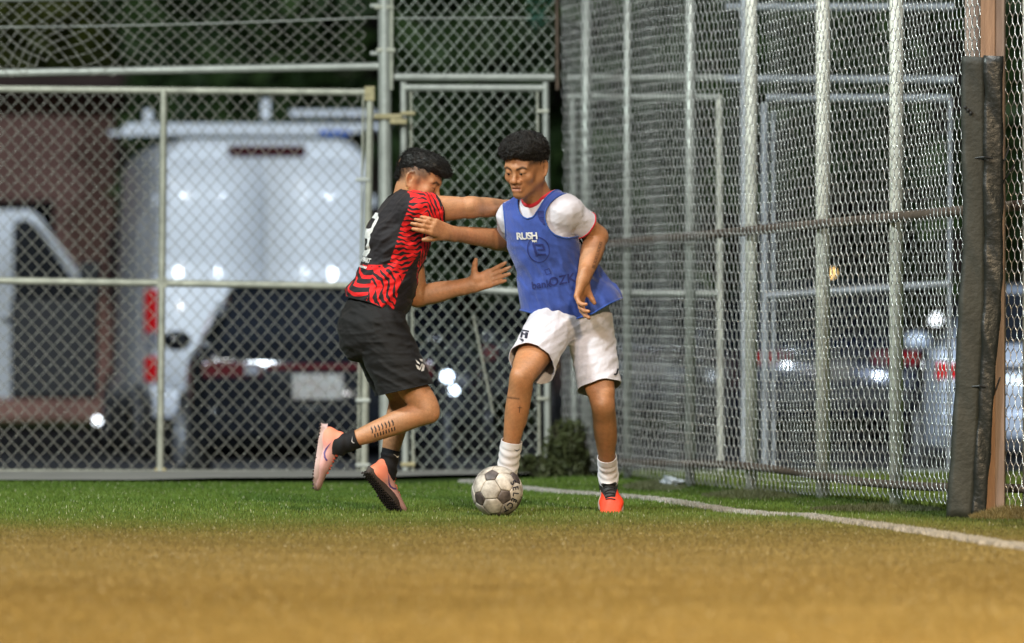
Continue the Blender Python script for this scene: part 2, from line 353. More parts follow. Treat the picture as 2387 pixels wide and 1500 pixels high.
# narrow gate
g = thing('chain_link_gate', 'narrow chain link gate behind the two players', 'gate', W(1105, 1110, YF))
pipe('stile', (941, 192), (945, 1112), .0195, M['galv'], g); pipe('tension_bar', (958, 215), (963, 1108), .008, M['galv_worn'], g, 6)
pipe('top_rail', (941, 205), (1274, 206), .020, M['galv'], g); pipe('mid_rail', (945, 668), (1276, 684), .020, M['galv'], g)
pipe('stile', (1272, 192), (1277, 1112), .019, M['galv'], g); pipe('tension_bar', (1253, 212), (1257, 1108), .008, M['galv_worn'], g, 6)
pipe('bottom_rail', (945, 1109), (1277, 1109), .014, M['galv_worn'], g)
pipe('loose_wire', (1103, 736), (1150, 965), .006, M['galv_worn'], g, 6, depth=YF - .05)
panel(956, 1260, 208, 1108, g, lambda u, v: (.004 * np.sin(u * 3 + v * 3), .004 * np.sin(u * 2.2 + v), .003 * np.sin(v * 4)))
for yy in (265, 660, 1083): frag(951, yy, 34, 9, 'band_clamp', g, 'brass')
for yy in (260, 700, 930): frag(1265, yy, 30, 8, 'band_clamp', g, 'galv_worn')
# gates that carry the back fence on beyond the side fence
g = thing('chain_link_gate', 'far chain link gate seen through the side fence, left one', 'gate', W(1500, 1110, YF))
pipe('rail', (1322, 182), (1690, 182), .021, M['galv'], g); pipe('top_rail', (1322, 226), (1680, 228), .02, M['galv'], g)
pipe('mid_rail', (1322, 685), (1680, 685), .02, M['galv'], g); pipe('bottom_rail', (1322, 1108), (1680, 1108), .02, M['galv'], g)
pipe('stile', (1677, 222), (1680, 1112), .020, M['post_cream'], g); pipe('stile', (1336, 222), (1340, 1112), .02, M['galv'], g)
panel(1322, 1680, -60, 1108, g, loose(.004), 'wire_dull', r=.0024)
g = thing('fence_post', 'pale pipe post behind the side fence near its middle', 'post', W(1740, 1112, YF))
pipe('pipe', (1739, -140), (1741, 1114), .033, mat('white_pipe', (.66, .70, .76), .45, .1, .2, 6), g, 16)
g = thing('chain_link_gate', 'far chain link gate with white frame beside the padded post', 'gate', W(2000, 1110, YF))
wp = mat('white_painted_frame', (.50, .54, .60), .45, .1, .2, 6)
for a, b in (((1690, 17), (2225, 17)), ((1690, 184), (2225, 186))): pipe('rail', a, b, .021, wp, g)
pipe('top_rail', (1786, 229), (2216, 230), .021, wp, g); pipe('mid_rail', (1786, 690), (2216, 662), .02, wp, g); pipe('bottom_rail', (1786, 1108), (2216, 1102), .021, wp, g)
pipe('stile', (1782, 240), (1784, 1112), .020, wp, g); pipe('stile', (1803, 260), (1804, 1112), .011, wp, g, 8); pipe('stile', (2216, 226), (2212, 1112), .012, wp, g)
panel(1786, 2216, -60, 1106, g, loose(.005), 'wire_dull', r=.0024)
# ---- side fence running towards the camera
UD = np.array([.1858, -1.0, 0]); UD /= np.linalg.norm(UD); ND = np.array([UD[1], -UD[0], 0])   # ND points away from the pitch
ND = -ND if ND[0] < 0 else ND
YS0, YS1 = 46.25, 33.6
g = thing('chain_link_fence', 'long chain link side fence running from the corner towards the camera', 'fence', (fence_X(40), 40, 0))
slen = (YS0 - YS1) * math.hypot(1, .1858)
def wav(u, v):
    return (.010 * np.sin(u * 1.7 + v * 1.2) + .006 * np.sin(u * 5 + v * 3.3), .012 * np.sin(u * .9 + .4) + .004 * np.sin(u * 1.9 + v * 1.3) + .003 * np.sin(v * 2.1 + 1),
            .013 * np.sin(u * 2.05 + v * .5) + .007 * np.sin(v * 3.2 + u * .8) + .004 * np.sin(u * 6.3 + v * 2.0))
chain('chain_link_mesh', (fence_X(YS0), YS0, .02), UD, slen, 3.1, .0450, .0480, .0022, M['wire_side'], g, wav, dep=.0065)
gl = np.array(g.location)
def spt(Y, z, off=0): return np.array([fence_X(Y), Y, z]) + ND * off - gl
MB().tube([spt(Y, 1.232 + (46.3 - Y) * .0095 , .035) for Y in np.linspace(46.2, 34, 24)], .024, 10).build('mid_rail', M['rust'], g, True)
MB().tube([spt(Y, .11 + .016 * math.sin((Y - 40.3) * 1.0), .03) for Y in np.linspace(46.0, 34, 40)], .020, 10).build('bottom_rail', M['rust'], g, True)
posts = [(1335, .03, 'galv'), (1430, .022, 'galv'), (1575, .027, 'galv'), (1716, .030, 'post_cream'), (1882, .034, 'post_cream'), (2052, .032, 'post_cream'), (2228, .034, 'wood2'), (2362, .034, 'post_cream')]
for px, r_, mm in posts:
    Y = F * 8.8735 / (px - CX + 3695.9)
    MB().tube([spt(Y, -.05, .075), spt(Y, 3.15, .075)], r_, 14).build('post', M[mm], g, True)
# padded timber post
Yp = 36.25; pb = W(2300, 1185, Yp); pb[2] = 0
g = thing('padded_post', 'timber post with a dark vinyl pad strapped around it', 'post', pb)
MB().box((.010, .05, 1.55), (.062, .10, 3.3), R(-6), .004).build('timber', M['wood'], g)
MB().box((.062, .07, 1.55), (.040, .12, 3.3), R(-6), .004).build('side_board', M['wood2'], g)
def pad_shape(x0f, x1f, y0, y1, z0, z1, nz=60, nx=6, seed=0, amp=.006):
    """a soft padded slab with dents and a kicked-out foot"""
    rr = np.random.default_rng(seed); ph = rr.uniform(0, 6, 6); v = []
    zs = np.linspace(z0, z1, nz)
    ring = [(i / nx, 0) for i in range(nx)] + [(1, i / 4) for i in range(4)] + [(1 - i / nx, 1) for i in range(nx)] + [(0, 1 - i / 4) for i in range(4)]
    for z in zs:
        xa, xb = x0f(z), x1f(z)
        for a_, b_ in ring:
            xx = xa + (xb - xa) * a_; yy = y0 + (y1 - y0) * b_
            d = amp * (.6 * math.sin(z * 9 + ph[0] + xx * 40) + .7 * math.sin(z * 23 + ph[1] + a_ * 3) + .5 * math.sin(z * 41 + ph[2] + a_ * 7))
            rd = .004 * ((2 * a_ - 1) ** 4 * (1 if b_ in (0, 1) else 0))
            v.append((xx + (d * .6 if a_ in (0, 1) else 0), yy + d * (1 - b_ * .5) + (rd if b_ == 0 else -rd), z + .004 * math.sin(a_ * 5 + ph[3])))
    m_ = len(ring); f = [(i * m_ + j, i * m_ + (j + 1) % m_, (i + 1) * m_ + (j + 1) % m_, (i + 1) * m_ + j) for i in range(nz - 1) for j in range(m_)]
    f += [tuple(range(m_ - 1, -1, -1)), tuple(range((nz - 1) * m_, nz * m_))]
    return MB().add(v, f)
def xl(px): return (px - 2300) / F * Yp
def leftf(z): return xl(2243) + (xl(2206) - xl(2243)) * max(0, min(1, (1.15 - z) / 1.1)) ** 1.3 + .004 * math.sin(z * 6)
def midf(z): return xl(2291) + (xl(2262) - xl(2291)) * max(0, min(1, (.95 - z) / .95)) ** 1.2
def rightf(z): return xl(2336) + (xl(2296) - xl(2336)) * max(0, min(1, (1.0 - z) / 1.0)) ** .9
pd = pad_shape(leftf, lambda z: midf(z) + .004, -.075, .05, .0, 1.955, seed=2, amp=.0035).build('pad', M['pad_face'], g, True)
ps = pad_shape(midf, rightf, -.082, .045, .0, 1.958, seed=5, amp=.005).build('pad_cover', M['pad'], g, True)
for z_ in (.55, 1.52): MB().tube([(leftf(z_) - .004, -.03, z_), (midf(z_), -.094, z_ + .01), (rightf(z_) + .006, -.06, z_ - .004), (rightf(z_) + .03, .02, z_ + .05)], .004, 6).build('tie_wire', M['plastic'], g)
MB().tube([(rightf(1.5), -.03, 1.42), (rightf(1.5) + .025, -.05, 1.46), (rightf(1.5) + .05, -.06, 1.50)], .004, 5).build('strap_end', M['plastic'], g)
for k_ in range(3): MB().sphere((leftf(1.75) + .012 + .012 * k_, -.086, 1.74 - .012 * k_), .008, 8, 5).build('tear', M['plastic'], g)
# weeds
def leafy(name, label, base, n, rad, hgt, m, cat, size=.03, group=None):
    t_ = thing(name, label, cat, base, group); st = MB()
    for i in range(max(5, n // 120)):
        a_ = random.uniform(0, 6.28); r_ = rad[0] * random.uniform(.1, .8)
        st.tube([(r_ * .3 * math.cos(a_), r_ * .3 * math.sin(a_), 0), (r_ * math.cos(a_), r_ * math.sin(a_), hgt * random.uniform(.5, .95))], [.004, .0015], 4)
    st.build('stem', M['bark'], t_)
    k_ = rng.random(n); a_ = rng.uniform(0, 6.28, n); rr = np.sqrt(rng.random(n)) * (1 - .55 * k_ ** 1.5) * (.75 + .25 * np.sin(a_ * 5 + k_ * 7))
    c_ = np.stack([np.cos(a_) * rr * rad[0], np.sin(a_) * rr * rad[1], k_ * hgt * (.8 + .2 * np.sin(a_ * 3))], -1)
    d_ = rng.normal(size=(n, 3)); d_ /= np.linalg.norm(d_, axis=1)[:, None]; e_ = np.cross(d_, rng.normal(size=(n, 3))); e_ /= np.linalg.norm(e_, axis=1)[:, None]
    s_ = (size * rng.uniform(.5, 1.2, n))[:, None]
    v = np.stack([c_ - d_ * s_, c_ + e_ * s_ * .35, c_ + d_ * s_, c_ - e_ * s_ * .35], 1).reshape(-1, 3)
    o = mesh_np('foliage', v, np.arange(4 * n).reshape(-1, 4), m, t_, False); o['kind'] = 'stuff'
    return t_
leafy('weed_bush', 'dark green weed bush growing in the fence corner behind the ball', (.30, 45.5, 0), 2600, (.20, .3), .31, M['weed'], 'bush')
leafy('weed_bush', 'low weeds at the narrow gate foot left of the corner bush', (.10, 45.75, 0), 500, (.12, .12), .12, M['weed'], 'weeds')
wd = mat('dry_weed', (.15, .115, .03), .7, 0, .5, 9)
def tuft(label, base, n, rad, hgt, m):
    t_ = thing('grass_tuft', label, 'grass', base); a_ = rng.uniform(0, 6.28, n); rr = np.sqrt(rng.random(n))
    bx = np.cos(a_) * rr * rad[0]; by = np.sin(a_) * rr * rad[1]; h_ = hgt * (1 - rr * .7) * rng.uniform(.5, 1.1, n); la = rng.uniform(0, 6.28, n); ll = h_ * rng.uniform(.1, .9, n); w_ = rng.uniform(.0015, .003, n)
    v = np.zeros((n, 3, 3)); v[:, 0] = np.stack([bx - w_, by, 0 * bx - .004], -1); v[:, 1] = np.stack([bx + w_, by, 0 * bx - .004], -1); v[:, 2] = np.stack([bx + ll * np.cos(la), by + ll * np.sin(la), h_], -1)
    o = mesh_np('grass_blades', v.reshape(-1, 3), np.arange(3 * n).reshape(-1, 3), m, t_, False); o['kind'] = 'stuff'
tuft('dry brown grass clump at the foot of the padded post', (2.10, 35.95, 0), 5200, (.17, .22), .075, wd)
tuft('dark weedy clump along the side fence near the padded post', (1.62, 37.9, 0), 1900, (.30, .35), .04, M['weed'])
tuft('dark weedy clump along the side fence under the cream posts', (1.14, 40.6, 0), 2400, (.24, .7), .055, M['weed'])
tuft('weedy clump at the side fence foot behind the orange boot', (.72, 43.0, 0), 1800, (.16, .7), .05, M['weed'])
# grass outside the side fence
n_ = 26000; y_ = rng.uniform(36, 46.4, n_); x_ = fence_X(y_) + .12 + rng.uniform(0, 2.2, n_)
cg = np.array([.13, .19, .04]) * rng.uniform(.6, 1.4, n_)[:, None] + np.array([.06, .05, .0]) * rng.random(n_)[:, None]
tag(blades('verge_grass', x_, y_, 0 * x_, rng.uniform(.02, .05, n_), rng.uniform(.003, .006, n_), cg, .8), 'pale green grass verge outside the side fence', 'grass', None, 'stuff')
# litter at the fence foot
o = MB().sphere((0, 0, .022), (.05, .04, .026), 16, 10).build('plastic_bag', mat('crumpled_plastic', (.42, .47, .52), .3, 0, .3, 30, .6, 60)); o.location = (.80, 42.9, 0)
for p in o.data.vertices: p.co = p.co * (1 + .28 * math.sin(p.co.x * 160 + p.co.y * 90) + .2 * math.sin(p.co.z * 210 + p.co.x * 70))
tag(o, 'small crumpled pale plastic bag lying at the side fence foot', 'litter')
mbn = MB()
for k_ in range(26): x_, z_ = random.uniform(-.05, .05), random.uniform(-.12, .12); mbn.tube([(x_, 0, z_), (x_ + random.uniform(-.04, .04), random.uniform(-.02, .02), z_ + random.uniform(-.03, .03)), (x_ + random.uniform(-.06, .06), 0, z_ + random.uniform(-.06, .06))], .002, 4)
o = mbn.build('green_netting', M['tarp']); o.location = W(1262, 22, YF - .06); o['kind'] = 'stuff'
tag(o, 'scrap of torn green netting hanging high on the upper panel', 'netting', None, 'stuff')
# ================================================================== BEYOND THE FENCE
def loft(sections, cap=True):
    n = len(sections[0]); v = [p for s_ in sections for p in s_]
    f = [(i * n + j, i * n + (j + 1) % n, (i + 1) * n + (j + 1) % n, (i + 1) * n + j) for i in range(len(sections) - 1) for j in range(n)]
    if cap: f += [tuple(range(n - 1, -1, -1)), tuple(range((len(sections) - 1) * n, len(sections) * n))]
    return MB().add(v, f)
def rrect(y, w0, w1, z0, z1, r=.1, k=4):
    """rounded cross-section across the car at length y: half-width w0 at the bottom, w1 at the top"""
    pts = []
    for cx_, cz_, a0 in ((1, 0, -90), (1, 1, 0), (-1, 1, 90), (-1, 0, 180)):
        for i in range(k + 1):
            a_ = R(a0 + 90 * i / k); w = (w0 if cz_ == 0 else w1)
            pts.append((cx_ * (w - r) + r * math.cos(a_), y, (z0 + r if cz_ == 0 else z1 - r) + r * math.sin(a_)))
    return pts
def quad_panel(pts, th, nrm):
    a = [Vector(p) for p in pts]; n = Vector(nrm).normalized() * th
    v = a + [p + n for p in a]; k = len(a)
    return MB().add(v, [tuple(range(k, 2 * k)), tuple(range(k - 1, -1, -1))] + [(i, (i + 1) % k, k + (i + 1) % k, k + i) for i in range(k)])
def wheel(t_, x, y, r, side):
    o = MB().tube([(x - .10, y, r), (x - .095, y, r), (x + .095, y, r), (x + .10, y, r)], [r * .86, r, r, r * .86], 24).build('wheel', M['tyre'], t_, False)
    auto_smooth(o, 40)
    ri = MB().tube([(x + side * .07, y, r), (x + side * .104, y, r)], [r * .64, r * .6], 20)
    for k in range(5):
        a_ = k * 2 * math.pi / 5; ri.tube([(x + side * .108, y, r), (x + side * .106, y + math.cos(a_) * r * .58, r + math.sin(a_) * r * .58)], .03, 6)
    ri.build('rim', M['rim'], o, False)
def car(label, loc, rz, paint, tail='tail', lit=False, suv=False, plate=True, group=None):
    """y runs from the tail (0) to the nose"""
    t_ = thing('parked_car', label, 'car', loc, group); t_.rotation_euler = (0, 0, rz); w = .92; top = 1.62 if suv else 1.45; L_ = 4.6
    sec = [rrect(0.0, w * .86, w * .84, .42, .92, .10), rrect(.10, w * .95, w * .93, .30, 1.02, .12), rrect(.7, w, w * .97, .22, 1.04, .14), rrect(2.2, w, w * .97, .2, 1.0, .14), rrect(3.4, w, w * .96, .2, .97, .14), rrect(4.2, w * .97, w * .9, .22, .86, .14), rrect(4.52, w * .88, w * .82, .3, .74, .12), rrect(L_, w * .8, w * .76, .38, .66, .1)]
    o = loft(sec).build('body', paint, t_); auto_smooth(o, 40)
    y0 = .1 if suv else .45
    cab = [rrect(y0, .80, .74, .96, 1.0, .02), rrect(y0 + (.35 if suv else .75), .80, .60, .96, top - .05, .09), rrect(y0 + 1.3, .80, .62, .96, top, .10), rrect(2.55, .80, .60, .96, top - .03, .09), rrect(3.5, .80, .72, .95, .99, .02)]
    o = loft(cab).build('roof', paint, t_); auto_smooth(o, 40)
    ye = y0 + (.35 if suv else .75)
    dy_, dz_ = ye - y0, top - .05 - 1.0; nrm = (0, -dz_, dy_)
    def rw(s_, tt): xx = .74 + (.60 - .74) * tt; return (s_ * (xx - .05), y0 + dy_ * tt, 1.0 + dz_ * tt)
    quad_panel([rw(-1, .08), rw(1, .08), rw(1, .93), rw(-1, .93)], .012, nrm).build('rear_window', M['dark_glass'], t_)
    fn = (0, top - 1.02, .95)
    def fw(s_, tt): xx = .72 + (.60 - .72) * tt; return (s_ * (xx - .05), 3.5 - .95 * tt, .99 + (top - .03 - .99) * tt)
    quad_panel([fw(1, .08), fw(-1, .08), fw(-1, .93), fw(1, .93)], .012, fn).build('windscreen', M['dark_glass'], t_)
    for s_ in (-1, 1):
        quad_panel([(s_ * .785, y0 + .55, 1.02), (s_ * .785, 3.2, 1.02), (s_ * .665, 2.5, top - .12), (s_ * .655, ye + .25, top - .12)][::s_], .012, (s_, 0, .35)).build('side_window', M['dark_glass'], t_)
        tl = MB().box((s_ * .60, .045, .84), (.44, .10, .13), 0, .03).build('tail_light', M[tail], t_)
        MB().box((s_ * .47, -.012, .84), (.10, .02, .07), 0, .008).build('reversing_lens', M['clear'], tl)
        hl = MB().box((s_ * .64, L_ - .10, .66), (.32, .14, .11), 0, .03).build('headlight', M['clear'], t_)
        if lit:
            for zz_, xx_, rr_ in ((.70, .60, .042), (.58, .66, .034), (.40, .63, .024)): MB().sphere((s_ * xx_, L_ - .01, zz_), rr_, 12, 8).build('lamp', M['headlamp'], hl, True)
        MB().sphere((s_ * .96, 3.05, 1.04), (.11, .07, .075), 12, 8).build('mirror', paint, t_, True)
        for yy in (.85, 3.65): wheel(t_, s_ * .84, yy, .33, s_)
    MB().box((0, -.005, .47), (1.55, .10, .20), 0, .05).build('rear_bumper', paint if not suv else M['plastic'], t_)
    MB().box((0, L_ - .03, .45), (1.45, .12, .22), 0, .05).build('front_bumper', paint, t_)
    MB().box((0, L_ + .005, .60), (.9, .05, .10), 0, .02).build('grille', M['plastic'], t_)
    if plate:
        p = MB().box((0, -.035, .72), (.36, .02, .18), 0, .006).build('licence_plate', M['plate'], t_)
    MB().box((0, .02, .86), (.74, .07, .05), 0, .015).build('trunk_trim', M['tail_dim'] if tail == 'tail_dim' else M['plastic'], t_)
    return t_
c1 = car('black sedan with dark red lamps parked nose-in behind the wide gate', (-1.38, 60.6, LOT), R(3), M['car_black'], 'tail_dim')
car('dark car with one bright lit headlamp beside the running players', (-1.17, 79.6, LOT), R(180), M['car_grey'], 'tail_dim', lit=True)
car('white car with a red lamp beyond the white framed gate', (3.75, 59.0, LOT), R(-3), M['car_pale'], 'tail')
car('dark blue car far back beyond the white framed gate', (3.0, 80.0, LOT), R(4), M['car_blue'], 'tail', suv=True)
car('dark car parked far back behind the middle of the side fence', (1.35, 84.0, LOT), R(2), M['car_grey'], 'tail_dim', suv=True)
car('grey car parked far back between the narrow gate and the corner', (0.2, 92.0, LOT), R(-6), M['car_grey'], 'tail')
# ---- white van with an open front door and a roof rack
V = thing('delivery_van', 'white high-roof van with roof rack and its front door open', 'van', (-2.09, 72.0, LOT)); V.rotation_euler = (0, 0, R(7))
w = .98; zt = 2.72
sec = [rrect(0.0, w * .98, w * .88, .42, zt - .05, .24, 6), rrect(.05, w, w * .91, .40, zt, .28, 6), rrect(2.5, w, w * .92, .36, zt + .02, .28, 6), rrect(4.0, w, w * .91, .36, zt, .28, 6), rrect(4.35, w, w * .86, .36, zt - .25, .2, 6), rrect(5.0, w, w * .90, .36, 1.42, .16, 6), rrect(5.65, w * .97, w * .88, .4, 1.12, .14, 6), rrect(5.85, w * .85, w * .8, .45, .95, .1, 6)]
auto_smooth(loft(sec).build('body', M['van_white'], V), 40)
for s_ in (-1, 1):
    d_ = MB(); x0, x1 = s_ * .012, s_ * .93
    zs = [.62, 1.05, 1.1, 1.62, 1.66, 1.72, 2.2, 2.56]; ys = [-.03, -.035, -.03, -.038, -.026, -.036, -.034, -.012]
    xo = [.93, .935, .935, .91, .905, .90, .865, .83]
    v = []
    for z_, y_, xx in zip(zs, ys, xo): v += [(s_ * .008, y_, z_), (s_ * xx * .5, y_ - .006, z_), (s_ * xx * .93, y_ - .001, z_), (s_ * xx, y_ + .03, z_)]
    fs = [(i * 4 + j, i * 4 + j + 1, (i + 1) * 4 + j + 1, (i + 1) * 4 + j)[::s_] for i in range(len(zs) - 1) for j in range(3)]
    dr = d_.add(v, fs).build('rear_door', M['van_white'], V); auto_smooth(dr, 60)
    so = dr.modifiers.new('thick', 'SOLIDIFY'); so.thickness = .02; so.offset = -1
    if s_ == 1: MB().box((.06, -.052, 1.28), (.05, .03, .16), 0, .012).build('handle', M['plastic'], dr)
    for z_ in (.95, 1.5, 2.2): MB().tube([(s_ * .925, -.03, z_ - .05), (s_ * .925, -.03, z_ + .05)], .018, 8).build('hinge', M['van_white'], dr)
    lt = MB().box((s_ * .955, -.012, 1.24), (.12, .07, .44), 0, .03).build('tail_light', M['tail'], V)
    MB().box((s_ * .955, -.050, 1.02), (.10, .03, .16), 0, .01).build('reversing_lens', M['clear'], lt)
    MB().box((s_ * .955, -.012, .78), (.12, .07, .22), 0, .03).build('tail_light', M['tail'], V)
    for yy in (1.1, 4.75): wheel(V, s_ * .88, yy, .36, s_)
    MB().box((s_ * .70, 5.72, .92), (.34, .2, .22), 0, .05).build('headlight', M['clear'], V)
    MB().box((s_ * 1.15, 4.45, 1.55), (.2, .1, .34), 0, .04).build('mirror', M['plastic'], V)
MB().box((0, -.05, .46), (1.9, .16, .18), 0, .05).build('bumper', M['car_white'], V)
MB().box((.02, -.012, 2.62), (.66, .06, .10), 0, .03).build('brake_light', M['tail_dim'], V)
rk = MB().box((-.02, .35, 2.84), (2.25, .045, .045), 0, .02).build('roof_rack', M['van_white'], V)
for yy in (1.9, 3.3): MB().box((-.02, yy, 2.84), (2.1, .045, .04), 0, .015).build('rack_bar', M['van_white'], rk)
for xx, zz_ in ((-1.12, 2.80), (-.96, 2.92), (1.05, 2.82), (.04, 2.98)): MB().box((xx, .32, zz_), (.08, .10, .12 if xx != .04 else .18), 0, .03).build('rack_bracket', M['van_white'], rk)
MB().tube([(.25, .34, 2.95), (.98, .34, 2.95)], .030, 10).build('rack_roller', M['van_white'], rk)
MB().box((.62, .28, 2.78), (.26, .03, .05), 0, .01).build('blue_sticker', M['blue_tag'], rk)
wsn = Vector((0, 1.17, .65)); quad_panel([(.80, 4.98, 1.46), (-.80, 4.98, 1.46), (-.72, 4.40, 2.40), (.72, 4.40, 2.40)], .012, wsn).build('windscreen', M['dark_glass'], V)
# open front door: swung out on its hinge, window frame and glass
hx, hy = -1.00, 4.55
dp = thing('front_door', None, None); del_keys = [k for k in ('label', 'category') if k in dp]
for k in del_keys: del dp[k]
bpy.data.objects.remove(dp)
def dpt(a, z): return (hx - .10 - a * .98, hy - .12 * a, z)
prof = [(0.0, .50), (0.0, 1.36), (.02, 1.44), (.50, 2.10), (.60, 2.18), (.94, 2.18), (1.0, 2.10), (1.0, .62), (.9, .50)]
win = [(.08, 1.38), (.54, 2.03), (.62, 2.09), (.72, 2.09), (.76, 2.04), (.76, 1.34), (.72, 1.30), (.10, 1.30)]
bm = bmesh.new()
ov = [bm.verts.new(dpt(*p)) for p in prof]; iv = [bm.verts.new(dpt(*p)) for p in win]
oe = [bm.edges.new((ov[i], ov[(i + 1) % len(ov)])) for i in range(len(ov))]; ie = [bm.edges.new((iv[i], iv[(i + 1) % len(iv)])) for i in range(len(iv))]
bmesh.ops.triangle_fill(bm, edges=oe + ie, use_beauty=True)
me = bpy.data.meshes.new('front_door'); bm.to_mesh(me); bm.free(); me.materials.append(M['van_white'])
fd = bpy.data.objects.new('front_door', me); C.objects.link(fd); fd.parent = V
so = fd.modifiers.new('thick', 'SOLIDIFY'); so.thickness = .11; so.offset = 0
quad_panel([dpt(*p) for p in win], .01, (0, -1, 0)).build('window', M['dark_glass'], fd)
MB().box((hx - .47, hy - .15, .94), (.78, .12, .90), 0, .04).build('trim_panel', M['plastic'], fd)
MB().box((hx - .85, hy - .16, 1.2), (.18, .05, .04), 0, .01).build('handle', M['plastic'], fd)
MB().box((-.985, 4.1, 1.35), (.03, .75, 1.3), 0, .01).build('door_opening', M['dark_glass'], V)
# ---- brick building on the left
B = thing('brick_building', 'reddish brick building standing behind the white van', 'building', (-14.6, 97, LOT + .06))
MB().box((0, 2, 1.85), (21, 4, 3.7), 0, .02).build('wall', M['brick'], B)
for k in range(9):
    MB().box((-10.2 + k * 2.55, -.12, 1.8), (.22, .25, 3.6), 0, .02).build('pilaster', M['mortar'], B)
for k in range(8):
    xx = -8.9 + k * 2.55
    wn_ = MB().box((xx, -.02, 2.0), (.9, .08, 1.0), 0, .01).build('window', M['dark_glass'], B); MB().box((xx, -.08, 1.45), (1.1, .14, .10), 0, .01).build('sill', M['mortar'], wn_)
MB().box((0, -.1, 3.8), (21.3, 4.6, .2), 0, .04).build('cornice', M['mortar'], B)
# ---- trees
def tree(name, label, base, hgt, rad, m, n=2600, seed=1, low=.25, size=.30, cat='tree', group='trees behind the parking lot'):
    t_ = thing(name, label, cat, base, group); rr = random.Random(seed); tr = MB()
    tr.tube([(0, 0, -.1), (.05, .02, hgt * .25), (-.06, .05, hgt * .55), (.02, 0, hgt * .8)], [.22, .17, .12, .05], 10)
    tips = []
    for k in range(9):
        a_ = k * 2.4; z_ = hgt * rr.uniform(.3, .7); p = (rad * .75 * math.cos(a_) * rr.uniform(.5, 1), rad * .75 * math.sin(a_) * rr.uniform(.5, 1), min(hgt * .92, z_ + hgt * .22)); tips.append(p)
        tr.tube([(0, 0, z_ * .8), (p[0] * .5, p[1] * .5, (z_ * .8 + p[2]) / 2 + .1), p], [.07, .045, .015], 6)
    auto_smooth(tr.build('trunk', M['bark'], t_), 60)
    rg = np.random.default_rng(seed); cl = [np.array(p) for p in tips] + [np.array([rr.uniform(-.6, .6) * rad, rr.uniform(-.6, .6) * rad, hgt * rr.uniform(low, .95)]) for _ in range(16)]
    k_ = rg.integers(0, len(cl), n); c_ = np.array(cl)[k_] + rg.normal(size=(n, 3)) * rad * np.array([.24, .24, .18]); c_[:, 2] = np.clip(c_[:, 2], hgt * low * .6, hgt * 1.05)
    d_ = rg.normal(size=(n, 3)); d_ /= np.linalg.norm(d_, axis=1)[:, None]; e_ = np.cross(d_, rg.normal(size=(n, 3))); e_ /= np.linalg.norm(e_, axis=1)[:, None]
    s_ = (size * rg.uniform(.5, 1.2, n))[:, None]
    v = np.stack([c_ - d_ * s_, c_ + e_ * s_ * .5, c_ + d_ * s_, c_ - e_ * s_ * .5], 1).reshape(-1, 3)
    o = mesh_np('crown', v, np.arange(4 * n).reshape(-1, 4), m, t_, False); o['kind'] = 'stuff'
    return t_
TT = [(-3.75, 94.5, 4.6, .42, 'leaf', 'slim young tree rising just above the left end of the van roof'), (-6.3, 104, 6.0, 1.6, 'leaf_olive', 'olive tree at the far left above the gate'), (-4.4, 107, 9.0, 2.6, 'leaf', 'dark tree rising behind the van door and van roof'), (-1.7, 102, 9.5, 2.6, 'leaf', 'dark tree rising behind the tall gate post'),
      (.6, 106, 9.0, 2.6, 'leaf', 'dark tree behind the narrow gate'), (3.1, 104, 9.0, 2.6, 'leaf', 'dark tree behind the middle of the side fence'), (5.4, 103, 9.0, 2.6, 'leaf', 'dark tree behind the white framed gate')]
for i, (xx, yy, hh, rr_, mm, lb) in enumerate(TT): tree('leafy_tree', lb, (xx, yy, LOT + .06), hh, rr_, M[mm], 2600, 11 + i)
def hedge(name, label, x0, x1, yy, hh, seed):
    t_ = thing(name, label, 'hedge', ((x0 + x1) / 2, yy, LOT + .06)); rg = np.random.default_rng(seed); n = 3600
    c_ = np.stack([rg.uniform(x0, x1, n) - (x0 + x1) / 2, rg.normal(0, .35, n), rg.random(n) ** .8 * hh * (1 + .15 * rg.normal(size=n))], -1)
    d_ = rg.normal(size=(n, 3)); d_ /= np.linalg.norm(d_, axis=1)[:, None]; e_ = np.cross(d_, rg.normal(size=(n, 3))); e_ /= np.linalg.norm(e_, axis=1)[:, None]; s_ = (.22 * rg.uniform(.5, 1.2, n))[:, None]
    v = np.stack([c_ - d_ * s_, c_ + e_ * s_ * .5, c_ + d_ * s_, c_ - e_ * s_ * .5], 1).reshape(-1, 3)
    mesh_np('foliage', v, np.arange(4 * n).reshape(-1, 4), M['leaf'], t_, False)['kind'] = 'stuff'
    MB().box((0, 0, hh * .4), (x1 - x0, .5, hh * .8), 0, .1).build('inner_growth', M['bark'], t_)
hedge('dark_hedge', 'dark hedge closing off the far side of the parking lot', -3.2, 9.5, 112, 3.4, 3)
# ---- lamps that are lit far back
def low_lamp(label, px, py, Y, m, r=.07):
    p = W(px, py, Y); t_ = thing('bollard_lamp', label, 'lamp', (p[0], p[1], LOT if Y < 92 else LOT + .06)); h_ = p[2] - t_.location[2]
    MB().tube([(0, 0, 0), (0, 0, h_ - r)], [.05, .035], 8).build('stem', M['plastic'], t_); MB().sphere((0, 0, h_), r, 12, 8).build('lamp', M[m], t_, True)
low_lamp('amber lamp glowing between the shorts of the two players', 1061, 833, 90, 'lamp_amber', .055)
low_lamp('small amber lamp beside the front knee of the blue bib player', 1157, 853, 95, 'lamp_amber', .04)
low_lamp('small pale lamp beside the front knee of the blue bib player', 1180, 856, 96, 'lamp_white', .04)
low_lamp('small yellowish lamp seen between the legs of the blue bib player', 1262, 932, 88, 'lamp_green', .05)
low_lamp('bluish lamp low behind the left part of the wide gate', 227, 981, 80, 'lamp_white', .035)
low_lamp('pale lamp beyond the white framed gate, high by its stile', 2182, 745, 92, 'lamp_white', .05)
low_lamp('pale lamp beyond the white framed gate, low by its stile', 2168, 852, 86, 'lamp_white', .05)
